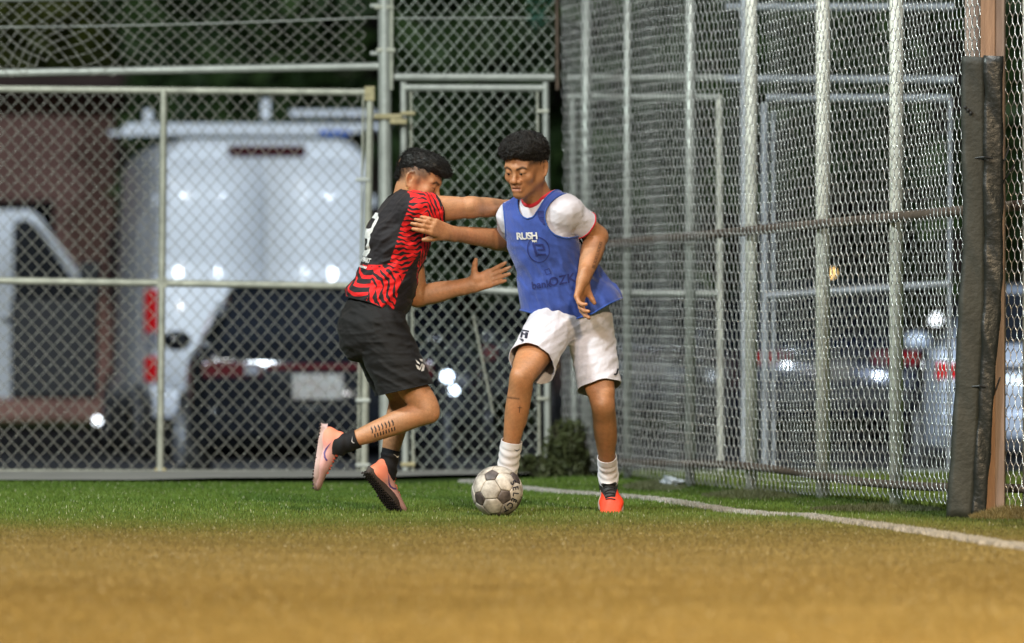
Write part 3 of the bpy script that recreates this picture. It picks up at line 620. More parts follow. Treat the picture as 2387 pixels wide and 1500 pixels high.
low_lamp('amber lamp seen through the side fence below its rail', 1935, 640, 96, 'lamp_amber', .05)
# ================================================================== IMPLICIT SURFACES FOR BODIES AND CLOTH
def nrm(v): v = np.asarray(v, float); return v / (np.linalg.norm(v) + 1e-12)
def smin(a, b, k): h = np.clip(.5 + .5 * (b - a) / k, 0, 1); return b + (a - b) * h - k * h * (1 - h)
class Sdf:
    def __init__(s): s.p = []
    def cone(s, a, b, ra, rb, k=.02, flat=None, sub=False):
        """tapered limb; flat=(axis, factor) squashes it along the axis"""
        a = np.asarray(a, float); b = np.asarray(b, float); ba = b - a; L2 = ba @ ba + 1e-12; ax = nrm(flat[0]) if flat else None; q = flat[1] if flat else 1
        def fn(P):
            pa = P - a; t = np.clip(pa @ ba / L2, 0, 1); d = pa - t[..., None] * ba
            if flat: d = d + (1 / q - 1) * (d @ ax)[..., None] * ax
            r = np.linalg.norm(d, axis=-1) - (ra + (rb - ra) * t)
            return r * (q if flat and q < 1 else 1)
        g = max(1.0, q); s.p.append((np.minimum(a - ra * g, b - rb * g), np.maximum(a + ra * g, b + rb * g), fn, k, sub)); return s
    def ell(s, c, r, B=None, k=.02, sub=False):
        c = np.asarray(c, float); r = np.asarray(r, float) * np.ones(3); B = np.eye(3) if B is None else np.asarray(B, float)   # rows of B are the axes
        def fn(P):
            q = (P - c) @ B.T / r; n = np.linalg.norm(q, axis=-1); g = np.linalg.norm(q / r, axis=-1) + 1e-9
            return n * (n - 1) / g
        e = np.abs(B.T) @ r; s.p.append((c - e, c + e, fn, k, sub)); return s
    def limb(s, pts, rs, k=.03, flat=None):
        pts = np.array(pts, float); n = len(pts); t = np.concatenate([[0], np.cumsum(np.linalg.norm(np.diff(pts, axis=0), axis=1))]); m = max(2, int(t[-1] / .022)); u = np.linspace(0, t[-1], m + 1)
        rr = np.array(rs, float); sl = np.gradient(rr, t) if n > 2 else np.full(n, (rr[-1] - rr[0]) / t[-1]); sp = np.stack([np.gradient(pts[:, c], t) for c in range(3)], 1) if n > 2 else np.repeat(((pts[1] - pts[0]) / t[-1])[None], 2, 0)
        R_, P_ = [], []
        for x in u:                                        # Hermite interpolation keeps the limb free of rings
            i = min(n - 2, int(np.searchsorted(t, x, 'right') - 1)); h = t[i + 1] - t[i]; q = (x - t[i]) / h
            a, b, c, d = 2 * q ** 3 - 3 * q ** 2 + 1, q ** 3 - 2 * q ** 2 + q, -2 * q ** 3 + 3 * q ** 2, q ** 3 - q ** 2
            R_.append(a * rr[i] + b * h * sl[i] + c * rr[i + 1] + d * h * sl[i + 1]); lin = pts[i] * (1 - q) + pts[i + 1] * q; P_.append(.5 * lin + .5 * (a * pts[i] + b * h * sp[i] + c * pts[i + 1] + d * h * sp[i + 1]))
        for i in range(m): s.cone(P_[i], P_[i + 1], R_[i], R_[i + 1], k if i == 0 else .004, flat)
        return s
    def mesh(s, h, disp=None, grow=0.0):
        mg = .014 + grow + 3 * h
        lo = np.min([q[0] for q in s.p if not q[4]], 0) - mg; hi = np.max([q[1] for q in s.p if not q[4]], 0) + mg
        n = np.ceil((hi - lo) / h).astype(int) + 1; Fv = np.full(n, 1.0, np.float32); bs = 20
        ax = [lo[i] + np.arange(n[i]) * h for i in range(3)]
        for i in range(0, n[0], bs):
            for j in range(0, n[1], bs):
                for k in range(0, n[2], bs):
                    xs, ys, zs = ax[0][i:i + bs], ax[1][j:j + bs], ax[2][k:k + bs]
                    b0 = np.array([xs[0], ys[0], zs[0]]); b1 = np.array([xs[-1], ys[-1], zs[-1]])
                    act = [q for q in s.p if np.all(q[0] - q[3] - mg <= b1) and np.all(q[1] + q[3] + mg >= b0)]
                    if not any(not q[4] for q in act): continue
                    P = np.stack(np.meshgrid(xs, ys, zs, indexing='ij'), -1); d = None
                    for q in act:
                        e = q[2](P)
                        if q[4]:
                            if d is not None: d = -smin(-d, e, q[3])
                        else: d = e if d is None else smin(d, e, q[3])
                    d = d - grow
                    if disp is not None: d = d - disp(P)
                    Fv[i:i + bs, j:j + bs, k:k + bs] = np.minimum(d, 1)
        return nets(Fv, lo, h)
def nets(Fv, lo, h):
    ins = Fv < 0; c = np.zeros(np.array(ins.shape) - 1, np.int8)
    sl = lambda d, i: slice(i, Fv.shape[d] - 1 + i)
    for i in (0, 1):
        for j in (0, 1):
            for k in (0, 1): c += ins[sl(0, i), sl(1, j), sl(2, k)]
    act = np.argwhere((c > 0) & (c < 8)); ident = np.full(c.shape, -1, np.int32); ident[tuple(act.T)] = np.arange(len(act))
    acc = np.zeros((len(act), 3)); cnt = np.zeros(len(act))
    cor = [(i, j, k) for i in (0, 1) for j in (0, 1) for k in (0, 1)]
    for a in cor:
        for d in range(3):
            if a[d]: continue
            b = list(a); b[d] = 1
            fa = Fv[tuple((act + a).T)]; fb = Fv[tuple((act + b).T)]; m = (fa < 0) != (fb < 0)
            t = np.where(m, fa / np.where(m, fa - fb, 1), 0); p = np.array(a, float)[None] + t[:, None] * (np.array(b) - np.array(a))[None]
            acc[m] += p[m]; cnt[m] += 1
    V = lo + h * (act + acc / cnt[:, None]); faces = []
    for d in range(3):
        u, w = (d + 1) % 3, (d + 2) % 3
        A = ins[tuple(slice(0, -1) if q == d else slice(None) for q in range(3))]; Bm = ins[tuple(slice(1, None) if q == d else slice(None) for q in range(3))]
        e = np.argwhere(A != Bm); e = e[(e[:, u] > 0) & (e[:, w] > 0) & (e[:, u] < Fv.shape[u] - 1) & (e[:, w] < Fv.shape[w] - 1)]
        if not len(e): continue
        du = np.eye(3, dtype=int)[u]; dw = np.eye(3, dtype=int)[w]
        qd = np.stack([ident[tuple((e - du - dw).T)], ident[tuple((e - dw).T)], ident[tuple(e.T)], ident[tuple((e - du).T)]], 1)
        flip = ~A[tuple(e.T)]; qd[flip] = qd[flip][:, ::-1]; faces.append(qd[(qd >= 0).all(1)])
    return V, np.concatenate(faces)
def relax(V, f, it=2, lam=.5):
    e = np.concatenate([f[:, [0, 1]], f[:, [1, 2]], f[:, [2, 3]], f[:, [3, 0]]]) if f.shape[1] == 4 else np.concatenate([f[:, [0, 1]], f[:, [1, 2]], f[:, [2, 0]]])
    for _ in range(it):
        s_ = np.zeros_like(V); c_ = np.zeros(len(V))
        np.add.at(s_, e[:, 0], V[e[:, 1]]); np.add.at(s_, e[:, 1], V[e[:, 0]]); np.add.at(c_, e[:, 0], 1); np.add.at(c_, e[:, 1], 1)
        V = V * (1 - lam) + lam * s_ / np.maximum(c_, 1)[:, None]
    return V
def tris(f): return f if f.shape[1] == 3 else np.concatenate([f[:, [0, 1, 2]], f[:, [0, 2, 3]]])
def clip(V, f, val):
    """keep the side where val > 0 with a clean cut edge"""
    T = tris(f); s_ = val[T] > 0; n = s_.sum(1); out = [T[n == 3]]; Vn = [V]; base = len(V); cache = {}; extra = []; newt = []
    for t in T[(n == 1) | (n == 2)]:
        k = [val[i] > 0 for i in t]
        poly = []
        for a in range(3):
            i, j = int(t[a]), int(t[(a + 1) % 3])
            if k[a]: poly.append(i)
            if k[a] != k[(a + 1) % 3]:
                key = (min(i, j), max(i, j))
                if key not in cache:
                    w = val[i] / (val[i] - val[j]); cache[key] = base + len(extra); extra.append(V[i] + w * (V[j] - V[i]))
                poly.append(cache[key])
        for a in range(1, len(poly) - 1): newt.append((poly[0], poly[a], poly[a + 1]))
    if extra: V = np.concatenate([V, np.array(extra)]); out.append(np.array(newt, int).reshape(-1, 3))
    T = np.concatenate(out); used = np.unique(T); mp = np.full(len(V), -1); mp[used] = np.arange(len(used))
    return V[used], mp[T]
def rims(V, T):
    """ordered boundary loops"""
    e = np.concatenate([T[:, [0, 1]], T[:, [1, 2]], T[:, [2, 0]]]); key = np.sort(e, 1); _, inv, cnt = np.unique(key, axis=0, return_inverse=True, return_counts=True)
    b = e[cnt[inv.ravel()] == 1]; nx = {int(i): int(j) for i, j in b}; loops = []
    while nx:
        s0 = next(iter(nx)); lp = [s0]; c_ = nx.pop(s0)
        while c_ != s0 and c_ in nx: lp.append(c_); c_ = nx.pop(c_)
        loops.append(V[lp])
    return loops
def trim(name, loops, r, m, parent, loc, sel=lambda L: True, step=2, flat=None):
    out = None
    for L in loops:
        if len(L) < 20 or not sel(L): continue
        mb = MB()
        P = L[::step]; P = np.concatenate([P, P[:1]]) - loc
        for _ in range(3): P[1:-1] = (P[:-2] + 2 * P[1:-1] + P[2:]) / 4
        mb.tube(P, r, 6, False); out = mb.build(name, m, parent, True)
    return out
def wave(P, k, ph): return np.sin(P @ np.asarray(k, float) + ph)
def folds(seed, base, amp, n=5, dirn=None):
    """cloth folds: sums of warped ridges"""
    r_ = np.random.default_rng(seed); ks = []
    for i in range(n):
        d = r_.normal(size=3); d[1] *= .5
        if dirn is not None: d = d * .45 + np.asarray(dirn) * 1.0
        ks.append((nrm(d) * base * r_.uniform(.6, 1.7), r_.uniform(0, 6.28), nrm(r_.normal(size=3)) * base * .45, r_.uniform(0, 6.28)))
    def fn(P):
        o = 0
        for k, p, w, p2 in ks:
            s_ = np.sin(P @ k + p + 1.6 * np.sin(P @ w + p2)); o = o + np.exp(-(s_ / .6) ** 2)
        return amp * (o / n * 2 - .85)
    return fn
def solid(o, t=.003, off=-1):
    m_ = o.modifiers.new('thickness', 'SOLIDIFY'); m_.thickness = t; m_.offset = off; return o
class Person:
    def __init__(s, label, Y0, base):
        s.Y0 = Y0; s.o = thing('person', label, 'person', base); s.loc = np.array(base, float); s.bv = []; s.bf = []; s.bc = []; s.n = 0
    def J(s, px, py, dy=0.0): return W(px, py, s.Y0 + dy)
    def flesh(s, V, f, col, nz=1.0):
        c = np.array(np.broadcast_to(col, (len(V), 3)) if np.ndim(col) == 1 else col, float); r_ = np.random.default_rng(len(V))
        n1 = sum(np.sin(V @ (nrm(r_.normal(size=3)) * k) + r_.uniform(0, 6)) for k in (28, 45, 70, 110)) / 4; n2 = sum(np.sin(V @ (nrm(r_.normal(size=3)) * k) + r_.uniform(0, 6)) for k in (190, 260, 340, 420)) / 4
        b_ = 1 + nz * (.13 * n1 + .10 * n2 + r_.normal(0, .05, len(V))); c = c * b_[:, None] * np.stack([1 + 0 * n1, 1 - .06 * n1 * nz, 1 - .10 * n1 * nz], -1); col = c
        f = tris(f); s.bv.append(V); s.bf.append(f + s.n); s.bc.append(np.broadcast_to(col, (len(V), 3)) if np.ndim(col) == 1 else col); s.n += len(V)
    def body(s, m): return mesh_np('body', np.concatenate(s.bv) - s.loc, np.concatenate(s.bf), m, s.o, True, np.concatenate(s.bc))
    def cloth(s, name, V, T, m, attr=None, t=.003, col=None):
        o = mesh_np(name, V - s.loc, tris(T), m, s.o, True, col, attr); solid(o, t); return o
def frame(f, u):
    """rows: person's left, front, up"""
    f = nrm(f); u = np.asarray(u, float); u = nrm(u - f * (u @ f)); return np.array([np.cross(u, f), f, u]) * np.array([[1], [1], [1]])
# left = up x front when facing -Y: up=(0,0,1), f=(0,-1,0) -> (1,0,0)
def hand(S_, wrist, d, palm, thumb, curls, spread=.16, L=.185, side=None, tb=(.55, .25), rs=1.0, fan=0.0):
    """wrist->fingers direction d, palm normal, thumb-side direction; curls = bend per finger (index..little)"""
    d = nrm(d); palm = nrm(np.asarray(palm) - d * (np.asarray(palm) @ d)); th = nrm(np.asarray(thumb) - d * (np.asarray(thumb) @ d) - palm * (np.asarray(thumb) @ palm))
    sc = L / .185; tips = []
    S_.cone(wrist - d * .03, wrist + d * .015, .0255 * rs, .027 * rs, .02, (palm, .72))
    for i, (o_, ml) in enumerate(((.028, .092), (.009, .094), (-.010, .088), (-.027, .080))):
        a = wrist + d * .012 * sc + th * o_ * .55; b = wrist + d * ml * sc + th * o_
        S_.cone(a, b, .0165 * rs, .0128 * rs, .014, (palm, .85))
        ang = spread * (o_ / .028) + fan; dd = nrm(d + th * math.tan(ang)); lens = np.array([(.042, .026, .020), (.046, .029, .021), (.043, .027, .020), (.034, .021, .018)][i]) * sc
        p = b; cu = curls[i]; bend = 0
        for j in range(3):
            bend += cu * (.8, 1.0, .7)[j]; v = dd * math.cos(bend) + palm * math.sin(bend); q = p + v * lens[j]
            S_.cone(p, q, (.0096, .0088, .0080)[j] * rs, (.0088, .0080, .0066)[j] * rs, .004); p = q
        tips.append(p)
    S_.ell(wrist + d * .035 * sc + th * .018 + palm * .008, (.017, .026, .013), np.array([th, d, palm]), .014)
    S_.ell(wrist + d * .04 * sc - th * .02 + palm * .006, (.013, .03, .011), np.array([th, d, palm]), .012)
    a = wrist + d * .028 * sc + th * .024 + palm * .006; v = nrm(th * math.sin(tb[0] * 1.6) + d * math.cos(tb[0] * 1.6) + palm * tb[1])
    b = a + v * .036 * sc; c_ = b + nrm(v + palm * tb[1] * .6 + d * .25) * .025 * sc; e = c_ + nrm(v + palm * tb[1] + d * .35) * .018 * sc
    S_.cone(a, b, .0165 * rs, .0118 * rs, .012); S_.cone(b, c_, .0112 * rs, .0102 * rs, .005); S_.cone(c_, e, .0100 * rs, .0078 * rs, .004)
    return tips
# ------------------------------------------------------------------ head
def head_sdf(A, B, neck_to, closed=True, wide=1.0, mouth=0.0):
    """A = centre between the ears, B rows = left, back, up; returns Sdf in world space"""
    S_ = Sdf(); Lx = lambda x, y, z: A + B.T @ np.array([x * wide, y, z]); e = lambda c, r, k=.02, sub=False: S_.ell(Lx(*c), r, B, k, sub)
    e((0, .022, .038), (.074 * wide, .092, .078)); e((0, -.018, .030), (.068 * wide, .070, .072), .03)
    e((0, -.030, -.035), (.056 * wide, .056, .078), .03)
    for s_ in (-1, 1):
        S_.cone(Lx(s_ * .053, .008, -.046), Lx(s_ * .015, -.068, -.100), .018, .015, .028)
        S_.cone(Lx(s_ * .060, .015, -.005), Lx(s_ * .054, .008, -.05), .018, .018, .03)
        e((s_ * .040, -.062, -.026), (.024, .020, .022), .026)
        S_.cone(Lx(s_ * .010, -.086, .017), Lx(s_ * .046, -.071, .019), .0085, .0075, .024)
        e((s_ * .032, -.0960, -.002), (.0185, .014, .0120), .014, True)
        e((s_ * .0315, -.0755, -.002), (.0145, .0135, .0125), .003)
        # lids: upper lid lowered, lower lid
        e((s_ * .0315, -.0785, .0030 if not closed else .0005), (.0160, .0132, .0112 if not closed else .0124), .006)
        e((s_ * .0315, -.0775, -.0122), (.0150, .0118, .0060), .008)
        # ear: plate, hollow, rim and lobe, flaring backwards
        n_ = np.array([s_ * .90, -.42, 0]); ty = np.array([s_ * .42, .90, 0]); ec = np.array([s_ * .0755, .014, -.006]); EB = np.array([n_, ty, [0, 0, 1.0]]) @ B
        S_.ell(Lx(*(ec + ty * .008)), (.0062, .0165, .027), EB, .006)
        S_.ell(Lx(*(ec + ty * .007 + n_ * .0085)), (.0075, .0095, .0150), EB, .003, True)
        hp = [(-.009, .004), (-.007, .022), (.004, .032), (.016, .029), (.0225, .016), (.0215, -.002), (.015, -.018), (.006, -.029), (-.003, -.032), (-.008, -.024)]; hr = [.0040, .0048, .0052, .0052, .0050, .0046, .0046, .0062, .0066, .005]
        for i in range(len(hp) - 1): S_.cone(Lx(*(ec + ty * hp[i][0] + n_ * .003 + np.array([0, 0, hp[i][1]]))), Lx(*(ec + ty * hp[i + 1][0] + n_ * .003 + np.array([0, 0, hp[i + 1][1]]))), hr[i], hr[i + 1], .003)
        S_.cone(Lx(*(ec - ty * .006 + n_ * .002 + np.array([0, 0, -.002]))), Lx(*(ec - ty * .007 + n_ * .001 + np.array([0, 0, -.012]))), .0045, .0045, .004)
    S_.cone(Lx(0, -.084, .010), Lx(0, -.104, -.030), .0075, .0105, .012); e((0, -.1070, -.037), (.0145, .0125, .0115), .008)
    for s_ in (-1, 1): e((s_ * .0175, -.0935, -.0405), (.0105, .0120, .0100), .006); e((s_ * .0080, -.1035, -.0465), (.0042, .0055, .0040), .003, True)
    e((0, -.078, -.066), (.030, .020, .024), .018)
    S_.cone(Lx(-.021, -.088, -.0650), Lx(.021, -.088, -.0650), .0060, .0060, .006); S_.cone(Lx(-.012, -.0955, -.0635), Lx(.012, -.0955, -.0635), .0068, .0068, .006)
    S_.cone(Lx(-.016, -.0910, -.0790), Lx(.016, -.0910, -.0790), .0088, .0088, .006)
    S_.cone(Lx(-.021, -.098, -.0712), Lx(.021, -.098, -.0712), .0022 + mouth, .0022 + mouth, .004, None, True)
    e((0, -.080, -.103), (.022, .017, .017), .018)
    nb = Lx(0, .030, -.060); S_.cone(nb, neck_to, .056, .061, .04); S_.cone(Lx(0, .012, -.06), neck_to + B.T @ np.array([0, -.02, 0]), .048, .052, .03)
    return S_
def to_local(V, A, B): return (V - A) @ B.T
def sstep(a, b, x): t = np.clip((x - a) / (b - a), 0, 1); return t * t * (3 - 2 * t)
def face_colour(V, A, B, skin, stub=.5, hairline=None, lips=(.36, .14, .095)):
    q = to_local(V, A, B); x, y, z = q.T; c = np.tile(np.asarray(skin, float), (len(V), 1)); ax = np.abs(x)
    def mix(c, m, col): return c * (1 - m[:, None]) + np.asarray(col) * m[:, None]
    c = mix(c, .35 * np.exp(-((ax - .040) ** 2 + (z + .030) ** 2) / .022 ** 2) * (y < -.04), np.array(skin) * np.array([1.05, .82, .78]))
    c = mix(c, .4 * np.exp(-(x ** 2 / .016 ** 2 + (z + .036) ** 2 / .016 ** 2)) * (y < -.08), np.array(skin) * np.array([1.08, .88, .85]))
    lip = np.exp(-((z + .0725) / .0135) ** 4) * (ax < .024) * sstep(.026, .018, ax) * (y < -.078); c = mix(c, .75 * lip, lips)
    c = mix(c, .55 * np.exp(-((z + .0712) / .0022) ** 2) * sstep(.024, .016, ax) * (y < -.075), (.07, .025, .02))
    bz = .0135 + .008 * np.clip((ax - .012) / .025, 0, 1) - .008 * np.clip((ax - .040) / .016, 0, 1)
    br = np.exp(-((z - bz) / .0058) ** 4) * sstep(.009, .015, ax) * sstep(.062, .050, ax) * (y < -.05); c = mix(c, .85 * br, (.018, .012, .010))
    lash = np.exp(-((z + .0075 - .002 * np.clip((ax - .02) / .02, 0, 1)) / .0024) ** 2) * sstep(.0155, .019, ax) * sstep(.052, .046, ax) * (y < -.07); c = mix(c, .75 * lash, (.02, .012, .01))
    hl_ = sstep(.050, .068, z + .004 * np.sin(x * 260)) * (y < .02); c = mix(c, .75 * hl_, (.02, .016, .014))
    mus = np.exp(-((z + .0555) / .005) ** 2) * sstep(.030, .020, ax) * (y < -.075); c = mix(c, stub * .55 * mus, (.07, .04, .03))
    chn = np.exp(-((z + .108) / .012) ** 2 - (x / .022) ** 2) * (y < -.05); c = mix(c, stub * .7 * chn, (.05, .032, .025))
    jaw = sstep(-.055, -.075, z) * sstep(.03, .055, ax) * sstep(-.07, -.02, y) * (y < .02); c = mix(c, .25 * stub * jaw, (.06, .04, .03))
    return c, q
def decal(name, txt, size, org, right, up, ray, bvh, m, P, parent=None, off=.0022, bold=0.0, spacing=1.0, shear=0.0, sub=2, align='CENTER'):
    """lettering printed on cloth: built-in font, wrapped onto the surface"""
    cu = bpy.data.curves.new(name, 'FONT'); cu.body = txt; cu.size = size; cu.align_x = align; cu.align_y = 'CENTER'; cu.offset = bold; cu.space_character = spacing; cu.shear = shear; cu.resolution_u = 3
    ob = bpy.data.objects.new(name, cu); C.objects.link(ob); dg = bpy.context.evaluated_depsgraph_get(); me = bpy.data.meshes.new_from_object(ob.evaluated_get(dg)); bpy.data.objects.remove(ob)
    return wrap(name, me, org, right, up, ray, bvh, m, P, parent, off, sub)
def shape(name, polys, org, right, up, ray, bvh, m, P, parent=None, off=.0022, sub=3):
    me = bpy.data.meshes.new(name); bm = bmesh.new()
    for pl in polys: bm.faces.new([bm.verts.new((x, y, 0)) for x, y in pl])
    bmesh.ops.triangulate(bm, faces=bm.faces[:]); bm.to_mesh(me); bm.free()
    return wrap(name, me, org, right, up, ray, bvh, m, P, parent, off, sub)
def wrap(name, me, org, right, up, ray, bvh, m, P, parent, off, sub):
    bm = bmesh.new(); bm.from_mesh(me); bmesh.ops.triangulate(bm, faces=bm.faces[:])
    for _ in range(sub):
        lg = [e for e in bm.edges if e.calc_length() > .008]
        if not lg: break
        bmesh.ops.subdivide_edges(bm, edges=lg, cuts=1); bmesh.ops.triangulate(bm, faces=bm.faces[:])
    org = Vector(org); rg = Vector(nrm(right)); u = Vector(nrm(up)); ry = Vector(nrm(ray)); bad = []
    for v in bm.verts:
        p = org + rg * v.co.x + u * v.co.y; h, n, i, d = bvh.ray_cast(p - ry * .6, ry)
        if h is None: bad.append(v); continue
        n = n if n.dot(ry) < 0 else -n; v.co = h + n * off - Vector(P.loc)
    bmesh.ops.delete(bm, geom=bad, context='VERTS'); bm.to_mesh(me); bm.free(); me.materials.clear(); me.materials.append(m)
    o = bpy.data.objects.new(name, me); C.objects.link(o); o.parent = parent or P.o; return o
def bvh_of(V, T): return BVHTree.FromPolygons([Vector(p) for p in V], [tuple(map(int, t)) for t in T])
# ------------------------------------------------------------------ boots
def shoe(P, ankle, toe, down, outer, mats, name='shoe', L=.285, wd=1.0, swoosh=None, tongue=None, sock_m=None):
    """ankle joint, toe direction, sole direction, outer-side direction"""
    t = nrm(toe); d = nrm(np.asarray(down) - t * (np.asarray(down) @ t)); s_ = np.cross(d, t); s_ = s_ if s_ @ np.asarray(outer) > 0 else -s_
    X = lambda a, b, c: ankle + t * a + s_ * b * wd + d * c; B3 = np.array([t, s_, d]); k = L / .285
    U = Sdf()
    U.ell(X(-.030 * k, 0, .060), (.042, .033, .036), B3, .02); U.cone(X(-.022, 0, .012), X(-.024, 0, .055), .037, .034, .02, (s_, .9))
    U.cone(X(.01, 0, .050), X(.10 * k, .004, .066), .036, .030, .03, (s_, 1.05)); U.ell(X(.105 * k, .004, .070), (.060, .046 * wd, .026), B3, .025); U.ell(X(.160 * k, -.002, .075), (.052, .040 * wd, .021), B3, .02)
    U.cone(X(.02, 0, .035), X(.075, .002, .052), .028, .022, .02)
    V, f = U.mesh(.0035); V = relax(V, f, 2); q = (V - ankle) @ B3.T
    top = .004 + .035 * np.clip((q[:, 0] - .0) / .05, 0, 1) * 0
    V, f = clip(V, f, (q[:, 2] - (.0 + .10 * np.clip(q[:, 0] + .010, -.05, .01)))); q = (V - ankle) @ B3.T
    V, f = clip(V, f, .0885 - q[:, 2]); q = (V - ankle) @ B3.T
    o = P.cloth(name, V, f, mats['upper'], {'along': q[:, 0] / k, 'side': q[:, 1], 'down': q[:, 2]}, .003)
    # sole: outline ring extruded, thicker at the heel, toe spring
    out = []
    for i in range(40):
        a = 2 * math.pi * i / 40; xx = math.cos(a); yy = math.sin(a)
        l = .062 * k + .146 * k * xx; wv = .036 + .011 * sstep(.0, .11, l) - .012 * sstep(.15, .21, l) - .006 * math.exp(-((l - .035) / .035) ** 2)
        out.append((l, yy * wv + .004 * sstep(.05, .15, l) - .004 * sstep(.15, .2, l)))
    mb = MB(); secs = []
    for c0, g in ((.074, .96), (.080, 1.03), (.094, 1.05), (.100, .98)):
        secs.append([X(a * 1.0 + (g - 1) * .05, b * g, c0 - .010 * max(0, (a - .13) / .08) ** 2 - (.004 if c0 < .09 and a < .0 else 0)) - P.loc for a, b in out])
    n_ = 40; v = [p for q_ in secs for p in q_]; fs = [(i * n_ + j, i * n_ + (j + 1) % n_, (i + 1) * n_ + (j + 1) % n_, (i + 1) * n_ + j) for i in range(3) for j in range(n_)] + [tuple(range(n_)), tuple(range(3 * n_, 4 * n_))]
    so = mb.add(v, fs).build('sole', mats['sole'], o); auto_smooth(so, 50)
    st = MB()
    for a in np.arange(-.075, .205, .0145):
        for b in np.arange(-.042, .045, .0135):
            wv = .034 + .009 * sstep(.0, .11, a) - .014 * sstep(.15, .205, a)
            if abs(b) < wv * (1 - max(0, (abs(a - .062) - .115) / .06) ** 2): st.tube([X(a, b, .097 - .010 * max(0, (a - .13) / .08) ** 2) - P.loc, X(a, b, .106 - .010 * max(0, (a - .13) / .08) ** 2) - P.loc], [.0048, .0038], 5)
    st.build('stud', mats['stud'], o)
    bvh = bvh_of(V, tris(f))
    lc = MB()
    for i in range(6):
        a0 = .045 + i * .0165
        pts = []
        for j in range(7):
            b = (-.021 + .007 * j) * (1 - i * .03); sg = 1 if i % 2 else -1
            h, nn_, ii, dd = bvh.ray_cast(Vector(X(a0 + sg * .0035 * (j - 3) / 3, b, -.2)), Vector(d))
            if h is not None: pts.append(np.array(h) - d * .0025 - P.loc)
        if len(pts) > 2: lc.tube(pts, .0030, 5)
    for sg in (-1, 1):
        b0 = X(.040, sg * .006, .0) ; lp = [X(.040 + .012 * math.sin(w), sg * (.008 + .020 * math.sin(w / 2)), .012 - .004 * math.sin(w * 2)) - P.loc for w in np.linspace(0, math.pi * 1.3, 8)]
        lc.tube(lp, .0028, 5)
    lc.build('laces', mats['lace'], o, True)
    if swoosh:
        sw = [(-.035, .004), (-.02, -.008), (.0, -.012), (.02, -.006), (.060, .020), (.018, .000), (-.002, -.004), (-.018, .0), (-.030, .010)]
        for sd in (-1, 1):
            try: shape('emblem', [sw], X(.045, sd * .08, .058), t * -1, -d, -s_ * sd, bvh, swoosh, P, o, .0015)
            except Exception: pass
    return o, X
def sock(P, ankle, shin, r0, r1, h, m, toe, down, name='sock', mark=None, out=None, trimm=None):
    t = nrm(toe); ax = nrm(shin - ankle); S_ = Sdf()
    S_.limb([ankle + nrm(down) * .02, ankle + ax * .03, ankle + ax * (h + .05)], [.040, r0, r1], .025); S_.cone(ankle, ankle + t * .05 + nrm(down) * .03, .036, .03, .025)
    rib = lambda Pp: .0018 * np.sin((Pp - ankle) @ ax * 190 + 3 * np.sin((Pp - ankle) @ t * 30)) * ((Pp - ankle) @ ax < h * .75)
    V, f = S_.mesh(.0033, rib); V, f = clip(V, f, h + .003 * np.sin((V - ankle) @ t * 40) - (V - ankle) @ ax); V, f = clip(V, f, .045 + 3 * np.clip((V - ankle) @ ax, 0, 1) - (V - ankle) @ t)
    o = P.cloth(name, V, f, m); b = bvh_of(V, tris(f))
    if mark is not None:
        sw = [(-.013, .004), (-.008, -.003), (.0, -.005), (.020, .009), (.002, .000), (-.005, .001), (-.010, .006)]
        up = ax; rt = nrm(np.cross(np.asarray(out), up))
        try: shape('emblem', [sw], ankle + ax * h * .62 + nrm(out) * .1, rt, up, -np.asarray(out), b, mark, P, o, .0015)
        except Exception: pass
    return o
# ================================================================== PEOPLE
def cloth_mat(name, col, rough=.75, bump=.25, bscale=500, var=.12, sheen=.3, weave=None):
    return mat(name, col, rough, 0, var, 12, bump, bscale, sheen=sheen, spec=.3)
def attr_mat(name, ramp, attrs, rough=.7):
    pass
M['skin'] = mat('skin', (1, 1, 1), .44, 0, .16, 160, .22, 420, vcol=True, sss=.06, spec=.5)
M['hair'] = mat('black_hair', (.009, .008, .007), .55, 0, .3, 60, spec=.3)
M['curl'] = mat('black_curls', (.012, .010, .009), .40, 0, .3, 60, spec=.55)
M['white_cloth'] = cloth_mat('white_polyester', (.60, .59, .67))
M['bib'] = cloth_mat('blue_mesh_bib', (.046, .092, .40), .8, .35, 900, .3)
M['bib_trim'] = cloth_mat('blue_binding', (.025, .075, .33))
M['bib_print'] = cloth_mat('print_under_mesh', (.018, .028, .16))
M['print_white'] = mat('white_print', (.68, .68, .68), .6)
M['print_navy'] = mat('navy_print', (.012, .013, .03), .6)
M['red_trim'] = cloth_mat('red_knit', (.52, .020, .035))
M['black_cloth'] = cloth_mat('black_polyester', (.0045, .0045, .0055), .75, .3, sheen=.04)
M['sock_white'] = cloth_mat('white_rib_sock', (.70, .68, .73))
M['sock_black'] = cloth_mat('black_rib_sock', (.006, .006, .009), sheen=.05)
M['tattoo'] = mat('tattoo_ink', (.035, .024, .022), .6)
M['gold'] = mat('gold_stud', (.8, .6, .25), .25, .9, .1)
M['eye_w'] = mat('eye_white', (.34, .28, .24), .2, 0, .1)
M['iris'] = mat('dark_iris', (.014, .008, .006), .15, 0, .1)
M['cord'] = mat('thin_cord', (.12, .05, .03), .7)
